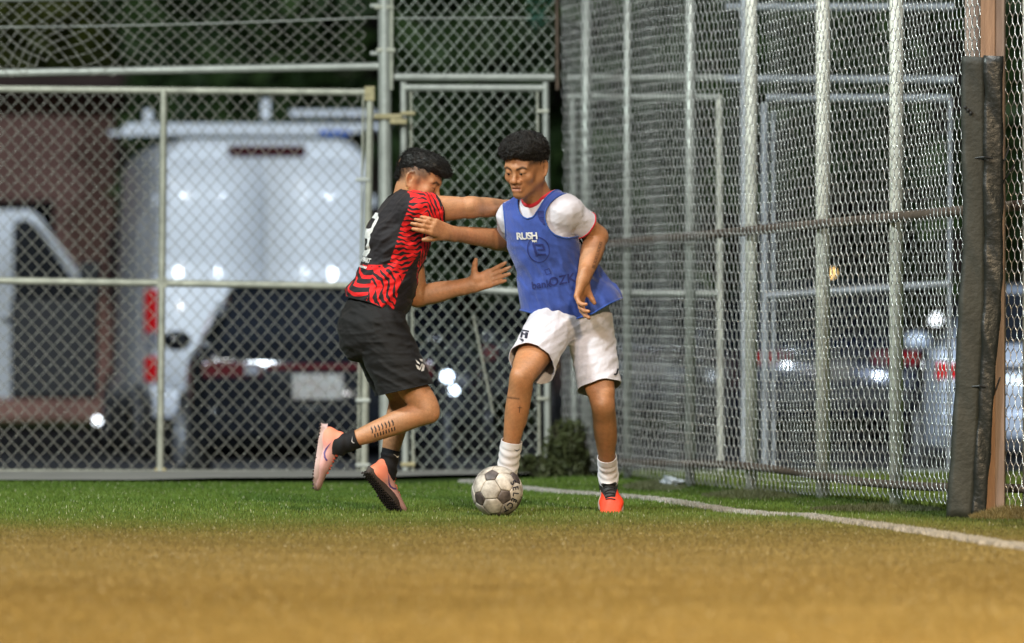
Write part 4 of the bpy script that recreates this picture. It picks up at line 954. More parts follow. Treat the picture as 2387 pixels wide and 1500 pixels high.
def striped(name):
    m = bpy.data.materials.new(name); m.use_nodes = True; nt = m.node_tree; N = nt.nodes; L = nt.links; p = N['Principled BSDF']
    p.inputs['Roughness'].default_value = .7; p.inputs['Specular IOR Level'].default_value = .3; p.inputs['Sheen Weight'].default_value = .05
    a = N.new('ShaderNodeAttribute'); a.attribute_name = 'stripe'
    r_ = N.new('ShaderNodeMapRange'); r_.inputs[1].default_value = -.05; r_.inputs[2].default_value = .05; L.new(a.outputs['Fac'], r_.inputs[0])
    nz = N.new('ShaderNodeTexNoise'); nz.inputs['Scale'].default_value = 30; rd = N.new('ShaderNodeMix'); rd.data_type = 'RGBA'; L.new(nz.outputs[0], rd.inputs['Factor'])
    rd.inputs['A'].default_value = (.72, .010, .012, 1); rd.inputs['B'].default_value = (.55, .008, .010, 1)
    mx = N.new('ShaderNodeMix'); mx.data_type = 'RGBA'; L.new(r_.outputs[0], mx.inputs['Factor']); mx.inputs['A'].default_value = (.010, .008, .011, 1); L.new(rd.outputs['Result'], mx.inputs['B']); L.new(mx.outputs['Result'], p.inputs['Base Color'])
    b = N.new('ShaderNodeTexNoise'); b.inputs['Scale'].default_value = 700; bp = N.new('ShaderNodeBump'); bp.inputs['Strength'].default_value = .25; bp.inputs['Distance'].default_value = .003; L.new(b.outputs[0], bp.inputs['Height']); L.new(bp.outputs[0], p.inputs['Normal'])
    return m
def boot_mat(name, stops, tongue=None):
    """upper fabric whose own colour runs from heel to toe; optional darker tongue zone"""
    m = bpy.data.materials.new(name); m.use_nodes = True; nt = m.node_tree; N = nt.nodes; L = nt.links; p = N['Principled BSDF']; p.inputs['Roughness'].default_value = .5
    a = N.new('ShaderNodeAttribute'); a.attribute_name = 'along'; r_ = N.new('ShaderNodeMapRange'); r_.inputs[1].default_value = -.08; r_.inputs[2].default_value = .21; L.new(a.outputs['Fac'], r_.inputs[0])
    nz = N.new('ShaderNodeTexNoise'); nz.inputs['Scale'].default_value = 45; nz.inputs['Detail'].default_value = 4; ad = N.new('ShaderNodeMath'); ad.operation = 'MULTIPLY_ADD'; L.new(nz.outputs[0], ad.inputs[0]); ad.inputs[1].default_value = .22; L.new(r_.outputs[0], ad.inputs[2])
    sb = N.new('ShaderNodeMath'); sb.operation = 'SUBTRACT'; L.new(ad.outputs[0], sb.inputs[0]); sb.inputs[1].default_value = .11
    cr = N.new('ShaderNodeValToRGB'); L.new(sb.outputs[0], cr.inputs[0]); e = cr.color_ramp.elements
    e[0].position, e[0].color = stops[0][0], (*stops[0][1], 1); e[1].position, e[1].color = stops[1][0], (*stops[1][1], 1)
    for q_, c_ in stops[2:]: x = e.new(q_); x.color = (*c_, 1)
    out = cr.outputs[0]
    if tongue:
        s1 = N.new('ShaderNodeAttribute'); s1.attribute_name = 'side'; ab = N.new('ShaderNodeMath'); ab.operation = 'ABSOLUTE'; L.new(s1.outputs['Fac'], ab.inputs[0])
        # tongue zone: near the middle line and behind the toe box
        w1 = N.new('ShaderNodeMath'); w1.operation = 'MULTIPLY_ADD'; L.new(a.outputs['Fac'], w1.inputs[0]); w1.inputs[1].default_value = -.22; w1.inputs[2].default_value = .046
        c1_ = N.new('ShaderNodeMath'); c1_.operation = 'LESS_THAN'; L.new(ab.outputs[0], c1_.inputs[0]); L.new(w1.outputs[0], c1_.inputs[1])
        c2_ = N.new('ShaderNodeMath'); c2_.operation = 'LESS_THAN'; L.new(a.outputs['Fac'], c2_.inputs[0]); c2_.inputs[1].default_value = .112
        d1 = N.new('ShaderNodeAttribute'); d1.attribute_name = 'down'; c3_ = N.new('ShaderNodeMath'); c3_.operation = 'LESS_THAN'; L.new(d1.outputs['Fac'], c3_.inputs[0]); c3_.inputs[1].default_value = .062
        mm_ = N.new('ShaderNodeMath'); mm_.operation = 'MULTIPLY'; L.new(c1_.outputs[0], mm_.inputs[0]); L.new(c2_.outputs[0], mm_.inputs[1]); m3 = N.new('ShaderNodeMath'); m3.operation = 'MULTIPLY'; L.new(mm_.outputs[0], m3.inputs[0]); L.new(c3_.outputs[0], m3.inputs[1])
        mx = N.new('ShaderNodeMix'); mx.data_type = 'RGBA'; L.new(m3.outputs[0], mx.inputs['Factor']); L.new(out, mx.inputs['A']); mx.inputs['B'].default_value = (*tongue, 1); out = mx.outputs['Result']
    L.new(out, p.inputs['Base Color'])
    b = N.new('ShaderNodeTexNoise'); b.inputs['Scale'].default_value = 250; bp = N.new('ShaderNodeBump'); bp.inputs['Strength'].default_value = .3; bp.inputs['Distance'].default_value = .004; L.new(b.outputs[0], bp.inputs['Height']); L.new(bp.outputs[0], p.inputs['Normal'])
    return m
def curl_hair(P, V, T, n, seed, parent_mesh, rad=.0058, thick=.0017):
    r_ = np.random.default_rng(seed); a = V[T[:, 0]]; b = V[T[:, 1]]; c = V[T[:, 2]]; nn = np.cross(b - a, c - a); ar = np.linalg.norm(nn, axis=1); nn /= ar[:, None] + 1e-12
    k = r_.choice(len(T), n, p=ar / ar.sum()); w = r_.dirichlet((1, 1, 1), n); p = a[k] * w[:, :1] + b[k] * w[:, 1:2] + c[k] * w[:, 2:]; N_ = nn[k]
    ax = nrm_rows(N_ * .8 + r_.normal(size=(n, 3)) * .7); t1 = nrm_rows(np.cross(ax, r_.normal(size=(n, 3)))); t2 = np.cross(ax, t1)
    m_ = 11; ph = np.linspace(0, 2 * np.pi * 1.6, m_); rr = rad * r_.uniform(.55, 1.2, n)
    pts = p[:, None] + ax[:, None] * (np.linspace(-.006, .012, m_)[None, :, None]) + rr[:, None, None] * (np.cos(ph)[None, :, None] * t1[:, None] + np.sin(ph)[None, :, None] * t2[:, None])
    return strands(P, 'hair_curls', pts, np.linspace(thick, thick * .7, m_), M['curl'], parent_mesh)
def nrm_rows(a): return a / (np.linalg.norm(a, axis=-1, keepdims=True) + 1e-12)
def strands(P, name, pts, rs, m, parent):
    n, m_, _ = pts.shape; Tn = np.gradient(pts, axis=1); Tn = nrm_rows(Tn); A = nrm_rows(np.cross(Tn, np.array([.31, .52, .79]))); Bv = np.cross(Tn, A)
    ring = np.stack([pts + rs[None, :, None] * (A * math.cos(w) + Bv * math.sin(w)) for w in (0, 2.094, 4.189)], 2); ids = np.arange(n * m_ * 3).reshape(n, m_, 3)
    a = ids[:, :-1]; b = np.roll(a, -1, 2); c = ids[:, 1:]; d = np.roll(c, -1, 2); f = np.stack([a, b, d, c], -1).reshape(-1, 4)
    o = mesh_np(name, ring.reshape(-1, 3) - P.loc, f, m, parent, True); o['kind'] = 'stuff'; return o
def eyes(P, A, B, gaze, par=None):
    for s_ in (-1, 1):
        c = A + B.T @ np.array([s_ * .0315, -.0762, -.0035]); g = nrm(gaze); o = MB().sphere(c - P.loc, .0137, 16, 10).build('eye', M['eye_w'], P.o, True)
        MB().sphere(c + g * .0095 - P.loc, .0078, 10, 8).build('iris', M['iris'], o, True)
# ------------------------------------------------------------------ player in the blue bib
SK1 = np.array([.43, .200, .094]); SK2 = np.array([.48, .235, .120])
Pb = Person('young player in blue bib, white shirt and white shorts chasing the ball', 37.15, (W(1330, 1192, 37.15)[0], 37.15, 0)); J = Pb.J
yaw = R(-30); pit = R(15); fh = np.array([math.sin(yaw) * math.cos(pit), -math.cos(yaw) * math.cos(pit), -math.sin(pit)])
Bf = frame(fh, (0.02, 0, 1)); HB = np.array([Bf[0], -Bf[1], Bf[2]]); HA = J(1224, 391, -.20)
nk = J(1262, 478, -.10)
V, f = head_sdf(HA, HB, nk, closed=False, wide=1.06).mesh(.0026); V = relax(V, f, 4, .5); c, q = face_colour(V, HA, HB, SK1, .75)
side = sstep(.052, .064, np.abs(q[:, 0])) * sstep(.010, .034, q[:, 2]) + sstep(.03, .06, q[:, 1]) * sstep(-.04, .0, q[:, 2]); side = np.clip(side, 0, 1)
c = c * (1 - .8 * side[:, None]) + np.array([.03, .022, .018]) * .8 * side[:, None]
Pb.flesh(V, f, c, .25); eyes(Pb, HA, HB, nrm(fh + np.array([-.35, 0, -.55])))
# hair: soft mass carrying small curls
Hs = Sdf(); LX = lambda x, y, z: HA + HB.T @ np.array([x, y, z])
Hs.ell(LX(0, -.004, .092), (.090, .104, .056), HB, .02); Hs.ell(LX(0, .030, .078), (.086, .094, .062), HB, .03); Hs.ell(LX(.0, -.055, .088), (.074, .044, .038), HB, .02)
for s_ in (-1, 1): Hs.ell(LX(s_ * .058, .034, .050), (.027, .062, .046), HB, .02); Hs.ell(LX(s_ * .063, -.016, .062), (.020, .034, .022), HB, .015); Hs.ell(LX(s_ * .064, .000, .032), (.0125, .020, .020), HB, .01)
Hs.ell(LX(0, .085, .02), (.060, .030, .06), HB, .02)
Hs.ell(LX(0, -.104, .034), (.062, .072, .038), HB, .008, True)
hb = folds(5, 120, .008, 7); V, f = Hs.mesh(.0036, lambda P_: hb(P_) - .003); hm = mesh_np('hair', V - Pb.loc, f, M['hair'], Pb.o)
curl_hair(Pb, V, tris(f), 6200, 3, hm, .0058, .0012)
ql = to_local(V, HA, HB); Te = tris(f); Te = Te[(ql[Te[:, 0], 2] < .072) & (ql[Te[:, 0], 1] < .06)]; Vd = V - HB[2] * .006
curl_hair(Pb, Vd, Te, 900, 8, hm, .0046, .0010)
MB().sphere(LX(.083, .010, -.036) - Pb.loc, .0045, 8, 6).build('ear_stud', M['gold'], Pb.o, True)
# arms
A_ = Sdf(); Ls, Le, Lw = J(1320, 492, -.17), J(1391, 552, -.06), J(1360, 652, -.25)
def mixp(a, b, t): return a + (b - a) * t
A_.limb([Ls, mixp(Ls, Le, .45), Le], [.060, .052, .043], .03); A_.limb([Le, mixp(Le, Lw, .28), mixp(Le, Lw, .7), Lw], [.042, .049, .038, .0275], .03)
A_.cone(mixp(Le, Lw, .02) + np.array([-.018, -.01, 0]), mixp(Le, Lw, .38) + np.array([-.012, -.01, 0]), .030, .026, .02); A_.ell(Le + np.array([.012, .0, .0]), (.030,) * 3, None, .02); A_.cone(mixp(Ls, Le, .5) + np.array([.006, -.014, .012]), mixp(Ls, Le, .78) + np.array([.005, -.012, .010]), .036, .030, .02)
hand(A_, Lw, J(1345, 722, -.27) - Lw, (.80, -.45, -.1), (.4, .8, 0), (.42, .50, .62, .70), .08, tb=(.35, .5), rs=1.12)
V, f = A_.mesh(.003); V = relax(V, f, 1); Pb.flesh(V, f, SK1); bv_arm = bvh_of(V, tris(f))
A_ = Sdf(); Rs, Re, Rw = J(1195, 506, .02), J(1192, 562, .18), J(1044, 543, -.12)
A_.limb([Rs, Re], [.056, .046], .03); A_.limb([Re, mixp(Re, Rw, .28), mixp(Re, Rw, .7), Rw], [.043, .043, .036, .027], .03); A_.ell(mixp(Re, Rw, .2), (.06, .05, .042), None, .03)
hand(A_, Rw, J(985, 520, -.225) - Rw, (-.15, 1, -.1), (-.1, 0, -1), (.30, .36, .42, .46), .07, tb=(.40, .55), rs=1.1)
V, f = A_.mesh(.003); V = relax(V, f, 1); Pb.flesh(V, f, SK1)
# legs
HpR, KnR, AkR = J(1282, 765, -.06), J(1216, 882, -.38), J(1184, 1086, -.24)
HpL, KnL, AkL = J(1376, 765, .03), J(1406, 948, -.10), J(1418, 1109, .16)
def leg(Hp, Kn, Ak, fr, sc=1.0, calf=1.0, kk=1.0):
    S_ = Sdf(); fr = nrm(fr); bk = -fr
    S_.limb([Hp, mixp(Hp, Kn, .35), mixp(Hp, Kn, .7), Kn, mixp(Kn, Ak, .14), mixp(Kn, Ak, .32), mixp(Kn, Ak, .6), mixp(Kn, Ak, .86), Ak], [r * sc for r in (.080, .079, .066, .055 * kk, .051 * kk, .052, .043, .032, .032)], .03)
    ax_ = nrm(Kn - Hp); sd = nrm(np.cross(ax_, fr)); sx = nrm(Ak - Kn); s2 = nrm(np.cross(sx, fr))
    S_.ell(Kn + fr * .030 - ax_ * .004, (.031 * sc * kk,) * 3, None, .022)                         # kneecap
    S_.cone(Kn + fr * .034 + sx * .035, Kn + fr * .026 + sx * .075, .014, .016, .02)               # tendon below it
    for q_, w_, l_ in ((1, .030, .76), (-1, .032, .83)): S_.cone(mixp(Hp, Kn, l_ - .3) + sd * q_ * w_ + fr * .022, mixp(Hp, Kn, l_) + sd * q_ * w_ * .95 + fr * .022, .046 * sc, .032 * sc, .022)
    for q_, l_ in ((1, .40), (-1, .46)): S_.cone(mixp(Kn, Ak, .10) + bk * .016 + s2 * q_ * .018, mixp(Kn, Ak, l_) + bk * .016 + s2 * q_ * .016, .030 * sc * calf, .030 * sc * calf, .018)
    S_.cone(mixp(Kn, Ak, .55) + bk * .020, Ak + bk * .018, .018, .012, .02); S_.cone(mixp(Kn, Ak, .10) + fr * .024, mixp(Kn, Ak, .75) + fr * .012, .022 * sc, .018 * sc, .016)
    return S_
V, f = leg(HpR, KnR, AkR, (-.3, -.9, .25), .96).mesh(.004); V = relax(V, f, 1); Pb.flesh(V, f, SK1); bv_leg = bvh_of(V, tris(f))
V, f = leg(HpL, KnL, AkL, (-.2, -1, .1), .93).mesh(.004); V = relax(V, f, 1); Pb.flesh(V, f, SK1 * .97)
# torso under the shirt
yt = R(-34); FT = frame((math.sin(yt), -math.cos(yt), -.12), (-.16, -.10, 1)); FP = frame((math.sin(R(-12)), -math.cos(R(-12)), 0), (-.10, 0, 1))
TC = [(J(1258, 508, -.09), (.160, .098, .095), FT), (J(1268, 570, -.07), (.150, .108, .13), FT), (J(1298, 655, -.03), (.138, .103, .12), FT), (J(1328, 728, .0), (.158, .112, .10), FP)]
def torso(g=0.0, gl=0.0):
    S_ = Sdf()
    for c_, r_, b_ in TC: S_.ell(c_, np.array(r_) + g, b_, .07)
    S_.cone(mixp(nk, Ls, .35), Ls, .055 + g, .058 + g, .05); S_.cone(mixp(nk, Rs, .35), Rs, .055 + g, .056 + g, .05)
    return S_
V, f = torso(-.012).cone(nk, TC[0][0], .06, .07, .05).mesh(.006); Pb.flesh(V, f, SK1); Pb.body(M['skin'])
# white shirt
S_ = torso(.004); S_.limb([Ls, mixp(Ls, Le, .8)], [.067, .066], .04); S_.limb([Rs, mixp(Rs, Re, .85)], [.066, .062], .04)
w1 = folds(8, 40, .0045, 5); w1b = folds(9, 100, .0012, 6, (.6, 0, -.7)); V, f = S_.mesh(.0040, lambda P_: w1(P_) + w1b(P_)); V = relax(V, f, 1)
dl, dr_ = nrm(Le - Ls), nrm(Re - Rs)
dv = lambda V_: np.where(np.linalg.norm(V_ - Ls, axis=1) < np.linalg.norm(V_ - Rs, axis=1), .118 - (V_ - Ls) @ dl, .105 - (V_ - Rs) @ dr_)
V, f = clip(V, f, dv(V)); qn = (V - nk) @ FT.T
V, f = clip(V, f, np.sqrt((qn[:, 0] / .072) ** 2 + (np.clip(qn[:, 1], -1, 1) / .085) ** 2 + (np.minimum(qn[:, 2], 0) / .10) ** 2) - 1); V, f = clip(V, f, V[:, 2] - J(1300, 700)[2])
shirt = Pb.cloth('shirt', V, f, M['white_cloth']); rl = rims(V, tris(f))
nkd = lambda L: np.linalg.norm(L.mean(0) - nk) < .13
trim('collar', rl, .0105, M['red_trim'], shirt, Pb.loc, nkd); trim('sleeve_piping', rl, .0036, M['red_trim'], shirt, Pb.loc, lambda L: not nkd(L) and L[:, 2].mean() > J(0, 640)[2])
# blue bib
S_ = Sdf()
for i, (c_, r_, b_) in enumerate(TC): S_.ell(c_ + (np.array([-.004, -.004, 0]) if i == 2 else 0), np.array(r_) + (.016, .016, .018, .004)[i], b_, .075)
S_.cone(mixp(nk, Ls, .35), Ls, .068, .068, .05); S_.cone(mixp(nk, Rs, .35), Rs, .068, .066, .05)
S_.cone(J(1350, 600, -.02), J(1434, 694, .03), .055, .022, .06, ((.5, .85, .2), .6)); S_.cone(J(1300, 690, -.03), J(1402, 708, -.05), .115, .092, .05, ((0, 1, 0), .95)); S_.cone(J(1258, 660, -.03), J(1252, 740, .0), .075, .075, .06)
w2 = folds(21, 34, .011, 5, (.9, 0, .45)); w2b = folds(22, 90, .0016, 6, (.8, 0, .6)); V, f = S_.mesh(.0041, lambda P_: w2(P_) * (.25 + .75 * sstep(J(0, 520)[2], J(0, 640)[2], P_[..., 2])) + w2b(P_) + .0018); V = relax(V, f, 1)
qn = (V - nk) @ FT.T
V, f = clip(V, f, np.sqrt((qn[:, 0] / .088) ** 2 + ((qn[:, 1]) / .13) ** 2 + (np.minimum(qn[:, 2], 0) / .125) ** 2) - 1)
for sh, el, rr in ((Ls, Le, .088), (Rs, Re, .075)):
    ax_ = nrm(FT[0]) * (1 if sh is Ls else -1); qv = (V - (sh + ax_ * .03)) @ FT.T; V, f = clip(V, f, np.sqrt((qv[:, 0] / (rr * .88)) ** 2 + (qv[:, 1] / .3) ** 2 * .2 + ((qv[:, 2] + .02) / (rr * 1.12)) ** 2) - 1)
hx = np.array([(1180, 716), (1225, 726), (1270, 738), (1330, 747), (1380, 732), (1420, 708), (1463, 690), (1490, 684)]); hxx = np.array([J(a, b)[0] for a, b in hx]); hzz = np.array([J(a, b)[2] for a, b in hx])
V, f = clip(V, f, V[:, 2] - np.interp(V[:, 0], hxx, hzz))
bib = Pb.cloth('bib', V, f, M['bib'], t=.0025); bb = bvh_of(V, tris(f)); rl = rims(V, tris(f)); trim('binding', rl, .0042, M['bib_trim'], bib, Pb.loc)
cr, cu_ = FT[0], FT[2]; ray = -FT[1]; toc = lambda px, py: J(px, py, -.3) + np.array([ray[0], ray[1], 0]) * 0
# printing sits where it shows on the chest: aim along the camera axis so it lands on those spots of the cloth
yr = np.array([0, 1.0, 0]); rt = nrm(np.array([.94, 0, .02])); upv = nrm(np.array([-.10, 0, 1]))
decal('lettering', 'RUSH', .040, J(1229, 552), rt, upv, yr, bb, M['print_white'], Pb, bib, .0035, .0014, .86)
shape('lettering', [[(-.012, .004), (.012, .004), (.009, .0), (.012, -.006), (.004, -.003), (0, -.007), (-.004, -.003), (-.008, -.005)]], J(1246, 563), rt, upv, yr, bb, M['print_white'], Pb, bib, .0035)
def ring(rx, ry, w, n=36): o_ = [(rx * math.cos(2 * math.pi * i / n), ry * math.sin(2 * math.pi * i / n)) for i in range(n)]; i_ = [(x * (1 - w / rx), y * (1 - w / ry)) for x, y in o_]; return [[o_[k], o_[(k + 1) % n], i_[(k + 1) % n], i_[k]] for k in range(n)]
shape('emblem', ring(.048, .056, .0035), J(1255, 583), rt, upv, yr, bb, M['bib_print'], Pb, bib, .0034)
bx_ = lambda x, y, w, h: [(x - w / 2, y - h / 2), (x + w / 2, y - h / 2), (x + w / 2, y + h / 2), (x - w / 2, y + h / 2)]
shape('emblem', [bx_(-.014, 0, .009, .058), bx_(.010, .022, .036, .008), bx_(.010, -.022, .036, .008), bx_(.012, .0, .030, .008), bx_(.024, .01, .008, .02)], J(1255, 583), rt, nrm(np.array([-.28, 0, 1])), yr, bb, M['bib_print'], Pb, bib, .0034)
shape('emblem', [bx_(0, .012, .026, .030), [(-.012, -.006), (.013, -.008), (.024, -.026), (.006, -.034), (-.006, -.018)]], J(1262, 508), rt, upv, yr, bb, M['bib_print'], Pb, bib, .0034)
decal('lettering', 'bank', .044, J(1262, 664), nrm((1, 0, .12)), upv, yr, bb, M['bib_print'], Pb, bib, .0034, .0006); decal('lettering', 'OZK', .054, J(1309, 654), nrm((1, 0, .20)), upv, yr, bb, M['bib_print'], Pb, bib, .0034, .0010)
dm = [(0, .018), (.018, 0), (0, -.018), (-.018, 0)]; di = [(x * .74, y * .74) for x, y in dm]; shape('emblem', [[dm[k], dm[(k + 1) % 4], di[(k + 1) % 4], di[k]] for k in range(4)], J(1277, 634), nrm((1, 0, -.5)), nrm((.5, 0, 1)), yr, bb, M['bib_print'], Pb, bib, .0034)
# white shorts
S_ = Sdf(); S_.ell(TC[3][0] + np.array([0, 0, -.02]), (.166, .125, .10), FP, .05); S_.ell(J(1340, 705, 0), (.155, .115, .06), FP, .05)
hcR, hcL = J(1238, 844, -.265), J(1397, 902, -.06); axR, axL = nrm(hcR - HpR), nrm(hcL - HpL)
S_.limb([HpR, hcR + axR * .07], [.104, .097], .05); S_.limb([HpL, hcL + axL * .07], [.102, .092], .05); S_.cone(hcR + axR * .02 + np.array([.045, .04, -.01]), hcR + axR * .06 + np.array([.06, .05, -.02]), .06, .055, .04)
w3 = folds(33, 52, .0052, 7, (.65, 0, -.7)); w3b = folds(34, 110, .0010, 6, (.8, 0, -.5)); V, f = S_.mesh(.0039, lambda P_: w3(P_) + w3b(P_)); V = relax(V, f, 1)
def nearer(V_): 
    a = np.linalg.norm(V_ - HpR - np.clip((V_ - HpR) @ axR, 0, .4)[:, None] * axR, axis=1); b = np.linalg.norm(V_ - HpL - np.clip((V_ - HpL) @ axL, 0, .4)[:, None] * axL, axis=1); return a < b
nR = nrm(axR + np.array([0, 0, 0])); nL = nrm(axL + np.array([.06, 0, -.0]))
V, f = clip(V, f, np.where(nearer(V), -(V - hcR) @ nR, -(V - hcL) @ nL) + .003 * np.sin(V[:, 0] * 60)); V, f = clip(V, f, J(0, 690)[2] - V[:, 2])
shorts = Pb.cloth('shorts', V, f, M['white_cloth'], t=.003); sbv = bvh_of(V, tris(f)); trim('hem', rims(V, tris(f)), .0024, M['white_cloth'], shorts, Pb.loc, lambda L: L[:, 2].mean() < J(0, 780)[2])
shield = [(-.017, .022), (.017, .024), (.018, .002), (.008, -.018), (-.002, -.026), (-.013, -.014), (-.018, .0)]
cr_up = nrm((.20, 0, 1)); cr_rt = nrm((1, 0, -.20))
shape('crest', [[(-.016, .030), (.018, .030), (.018, .024), (-.017, .024)], bx_(-.010, .008, .008, .026), bx_(.010, .008, .012, .026), bx_(0, .012, .012, .006), [(-.016, -.010), (.004, -.010), (-.004, -.016), (-.014, -.014)], [(-.010, -.018), (.006, -.014), (.0, -.022)], [(-.008, -.026), (.0, -.024), (-.004, -.036)]], J(1221, 786), cr_rt, cr_up, yr, sbv, M['print_navy'], Pb, shorts)
shape('crest', [[(-.002, .016), (.006, .016), (.006, -.006), (.000, -.014), (-.010, -.012), (-.010, -.006), (-.003, -.006), (-.001, -.002)]], J(1436, 868), (1, 0, 0), nrm((.25, 0, 1)), yr, sbv, M['print_navy'], Pb, shorts)
# socks, boots
OR = {'upper': boot_mat('orange_red_boot', [(0, (.62, .035, .010)), (.5, (.75, .045, .012)), (1, (.80, .06, .015))], (.018, .016, .017)), 'sole': mat('cream_sole', (.55, .42, .36), .5), 'stud': M['plastic'], 'lace': mat('black_lace', (.015, .015, .015), .7)}
tL = nrm((.06, -.84, -.54)); dL = nrm((.02, .54, -.84)); shoe(Pb, AkL, tL, dL, (1, 0, 0), OR, 'football_boot', .30, 1.18)
sock(Pb, AkL, KnL, .041, .043, .108, M['sock_white'], tL, dL, mark=None)
tR = nrm((-.12, -.80, -.55)); dR = nrm((0, .5, -.85)); shoe(Pb, AkR, tR, dR, (-1, 0, 0), OR, 'football_boot', .28)
sock(Pb, AkR, KnR, .044, .046, .118, M['sock_white'], tR, dR, mark=M['print_navy'], out=(.55, -.8, 0))
# ink and bracelet
decal('tattoo', 'III.XXI.LXXXI', .021, J(1391, 596), nrm((.30, 0, 1)), nrm((-1, 0, .30)), yr, bv_arm, M['tattoo'], Pb, None, .0012, 0)
decal('tattoo', 'xxiiiviixx', .016, J(1196, 926), nrm((1, 0, -.12)), (0.1, 0, 1), yr, bv_leg, M['tattoo'], Pb, None, .0012, 0)
shape('tattoo', [bx_(0, 0, .0025, .032), bx_(0, .006, .018, .0025)], J(1211, 952), (1, 0, 0), (.1, 0, 1), yr, bv_leg, M['tattoo'], Pb, None, .0012)
wr = mixp(Le, Lw, .96); aw = nrm(Lw - Le); s1 = nrm(np.cross(aw, (0, 1, 0))); s2 = np.cross(aw, s1)
MB().tube([wr + (s1 * math.cos(t) + s2 * math.sin(t)) * .0315 - Pb.loc for t in np.linspace(0, 2 * math.pi, 20)], .0016, 5, False).build('cord_bracelet', M['cord'], Pb.o, True)

# ------------------------------------------------------------------ player in the striped shirt
Pr = Person('player in black and red striped shirt and black shorts, pushing sideways', 37.2, (W(905, 1192, 37.2)[0], 37.2, 0)); J = Pr.J
yaw = R(76); pit = R(24); fh = np.array([math.sin(yaw) * math.cos(pit), -math.cos(yaw) * math.cos(pit), -math.sin(pit)])
Bf = frame(fh, (0.1, -.05, 1)); HB = np.array([Bf[0], -Bf[1], Bf[2]]); HA = J(977, 418, -.02); LX = lambda x, y, z: HA + HB.T @ np.array([x, y, z])
nk = J(946, 470, .0)
V, f = head_sdf(HA, HB, nk, closed=True).mesh(.0026); V = relax(V, f, 3, .5); c, q = face_colour(V, HA, HB, SK2, .55, lips=(.36, .15, .11))
side = np.clip(sstep(.050, .064, np.abs(q[:, 0])) * sstep(.002, .030, q[:, 2]) * sstep(-.060, -.035, q[:, 1]) + sstep(.03, .06, q[:, 1]) * sstep(-.06, -.01, q[:, 2]), 0, 1) * .72
sb_ = np.exp(-((q[:, 1] + .018) / .012) ** 2) * sstep(-.03, -.005, q[:, 2]) * (np.abs(q[:, 0]) > .05); side = np.maximum(side, .6 * sb_)
c = c * (1 - side[:, None]) + np.array([.045, .032, .028]) * side[:, None]; Pr.flesh(V, f, c, .25); eyes(Pr, HA, HB, nrm(fh + np.array([0, 0, -.9])))
Hs = Sdf(); Hs.ell(LX(0, .016, .064), (.077, .092, .060), HB, .02); Hs.ell(LX(0, -.044, .086), (.068, .058, .040), HB, .03); Hs.ell(LX(0, .056, .046), (.070, .048, .060), HB, .02); Hs.ell(LX(0, -.092, .074), (.050, .026, .022), HB, .02)
Hs.ell(LX(0, .085, .0), (.050, .024, .045), HB, .02)
Hs.ell(LX(0, -.085, .018), (.10, .075, .038), HB, .006, True)
hb = folds(15, 130, .004, 6); V, f = Hs.mesh(.004, hb); hm = mesh_np('hair', V - Pr.loc, f, M['hair'], Pr.o)
T_ = tris(f); r_ = np.random.default_rng(4); a = V[T_[:, 0]]; nn = nrm_rows(np.cross(V[T_[:, 1]] - a, V[T_[:, 2]] - a)); k = r_.integers(0, len(T_), 9000); p = a[k]; N_ = nn[k]
fw = -HB[1]; fl = nrm_rows(fw - N_ * (N_ @ fw)[:, None] + r_.normal(size=N_.shape) * .28 - N_ * .02 - HB[2] * .08); t = np.linspace(0, 1, 6)[None, :, None]; ln = r_.uniform(.010, .024, len(k))[:, None, None]
pts = p[:, None] - N_[:, None] * .003 + fl[:, None] * t * ln + N_[:, None] * .003 * np.sin(t * 2.4) + r_.normal(size=(len(k), 1, 3)) * .0035 * t
strands(Pr, 'hair_strands', pts, np.linspace(.0009, .0004, 6), M['hair'], hm)
rg_ = MB().tube([LX(-.082 + .002 * math.cos(w), .012 + .0055 * math.cos(w), -.043 + .0055 * math.sin(w)) - Pr.loc for w in np.linspace(0, 2 * math.pi, 14)], .0013, 5, False).build('ear_ring', M['gold'], Pr.o, True)
# arms
Rs, Re, Rw = J(975, 490, -.15), J(1100, 484, -.06), J(1190, 484, .13)
A_ = Sdf(); A_.limb([Rs, mixp(Rs, Re, .5), Re], [.060, .052, .041], .03); A_.limb([Re, mixp(Re, Rw, .3), Rw], [.041, .043, .028], .03); A_.cone(mixp(Rs, Re, .38) + np.array([0, 0, .014]), mixp(Rs, Re, .72) + np.array([0, 0, .012]), .038, .030, .02); A_.cone(mixp(Rs, Re, .35) + np.array([0, 0, -.016]), mixp(Rs, Re, .75) + np.array([0, 0, -.012]), .036, .028, .02); A_.cone(mixp(Re, Rw, -.05) + np.array([0, -.01, .01]), mixp(Re, Rw, .4), .030, .028, .02)
hand(A_, Rw, J(1260, 486, .17) - Rw, (-.1, -1, 0), (0, 0, 1), (.2, .2, .25, .25), .12)
V, f = A_.mesh(.003); V = relax(V, f, 1); Pr.flesh(V, f, SK2)
Ls, Le, Lw = J(948, 520, .16), J(973, 692, .10), J(1098, 665, .04)
A_ = Sdf(); A_.limb([Ls, mixp(Ls, Le, .5), Le], [.058, .050, .041], .03); A_.limb([Le, mixp(Le, Lw, .28), mixp(Le, Lw, .65), Lw], [.041, .046, .038, .0275], .03)
hand(A_, Lw, J(1180, 636, .0) - Lw, (.05, -1, .05), (0, 0, 1), (.10, .06, .08, .12), .11, L=.190, tb=(.80, .12), rs=1.14, fan=.03)
V, f = A_.mesh(.0028); V = relax(V, f, 1); Pr.flesh(V, f, SK2)
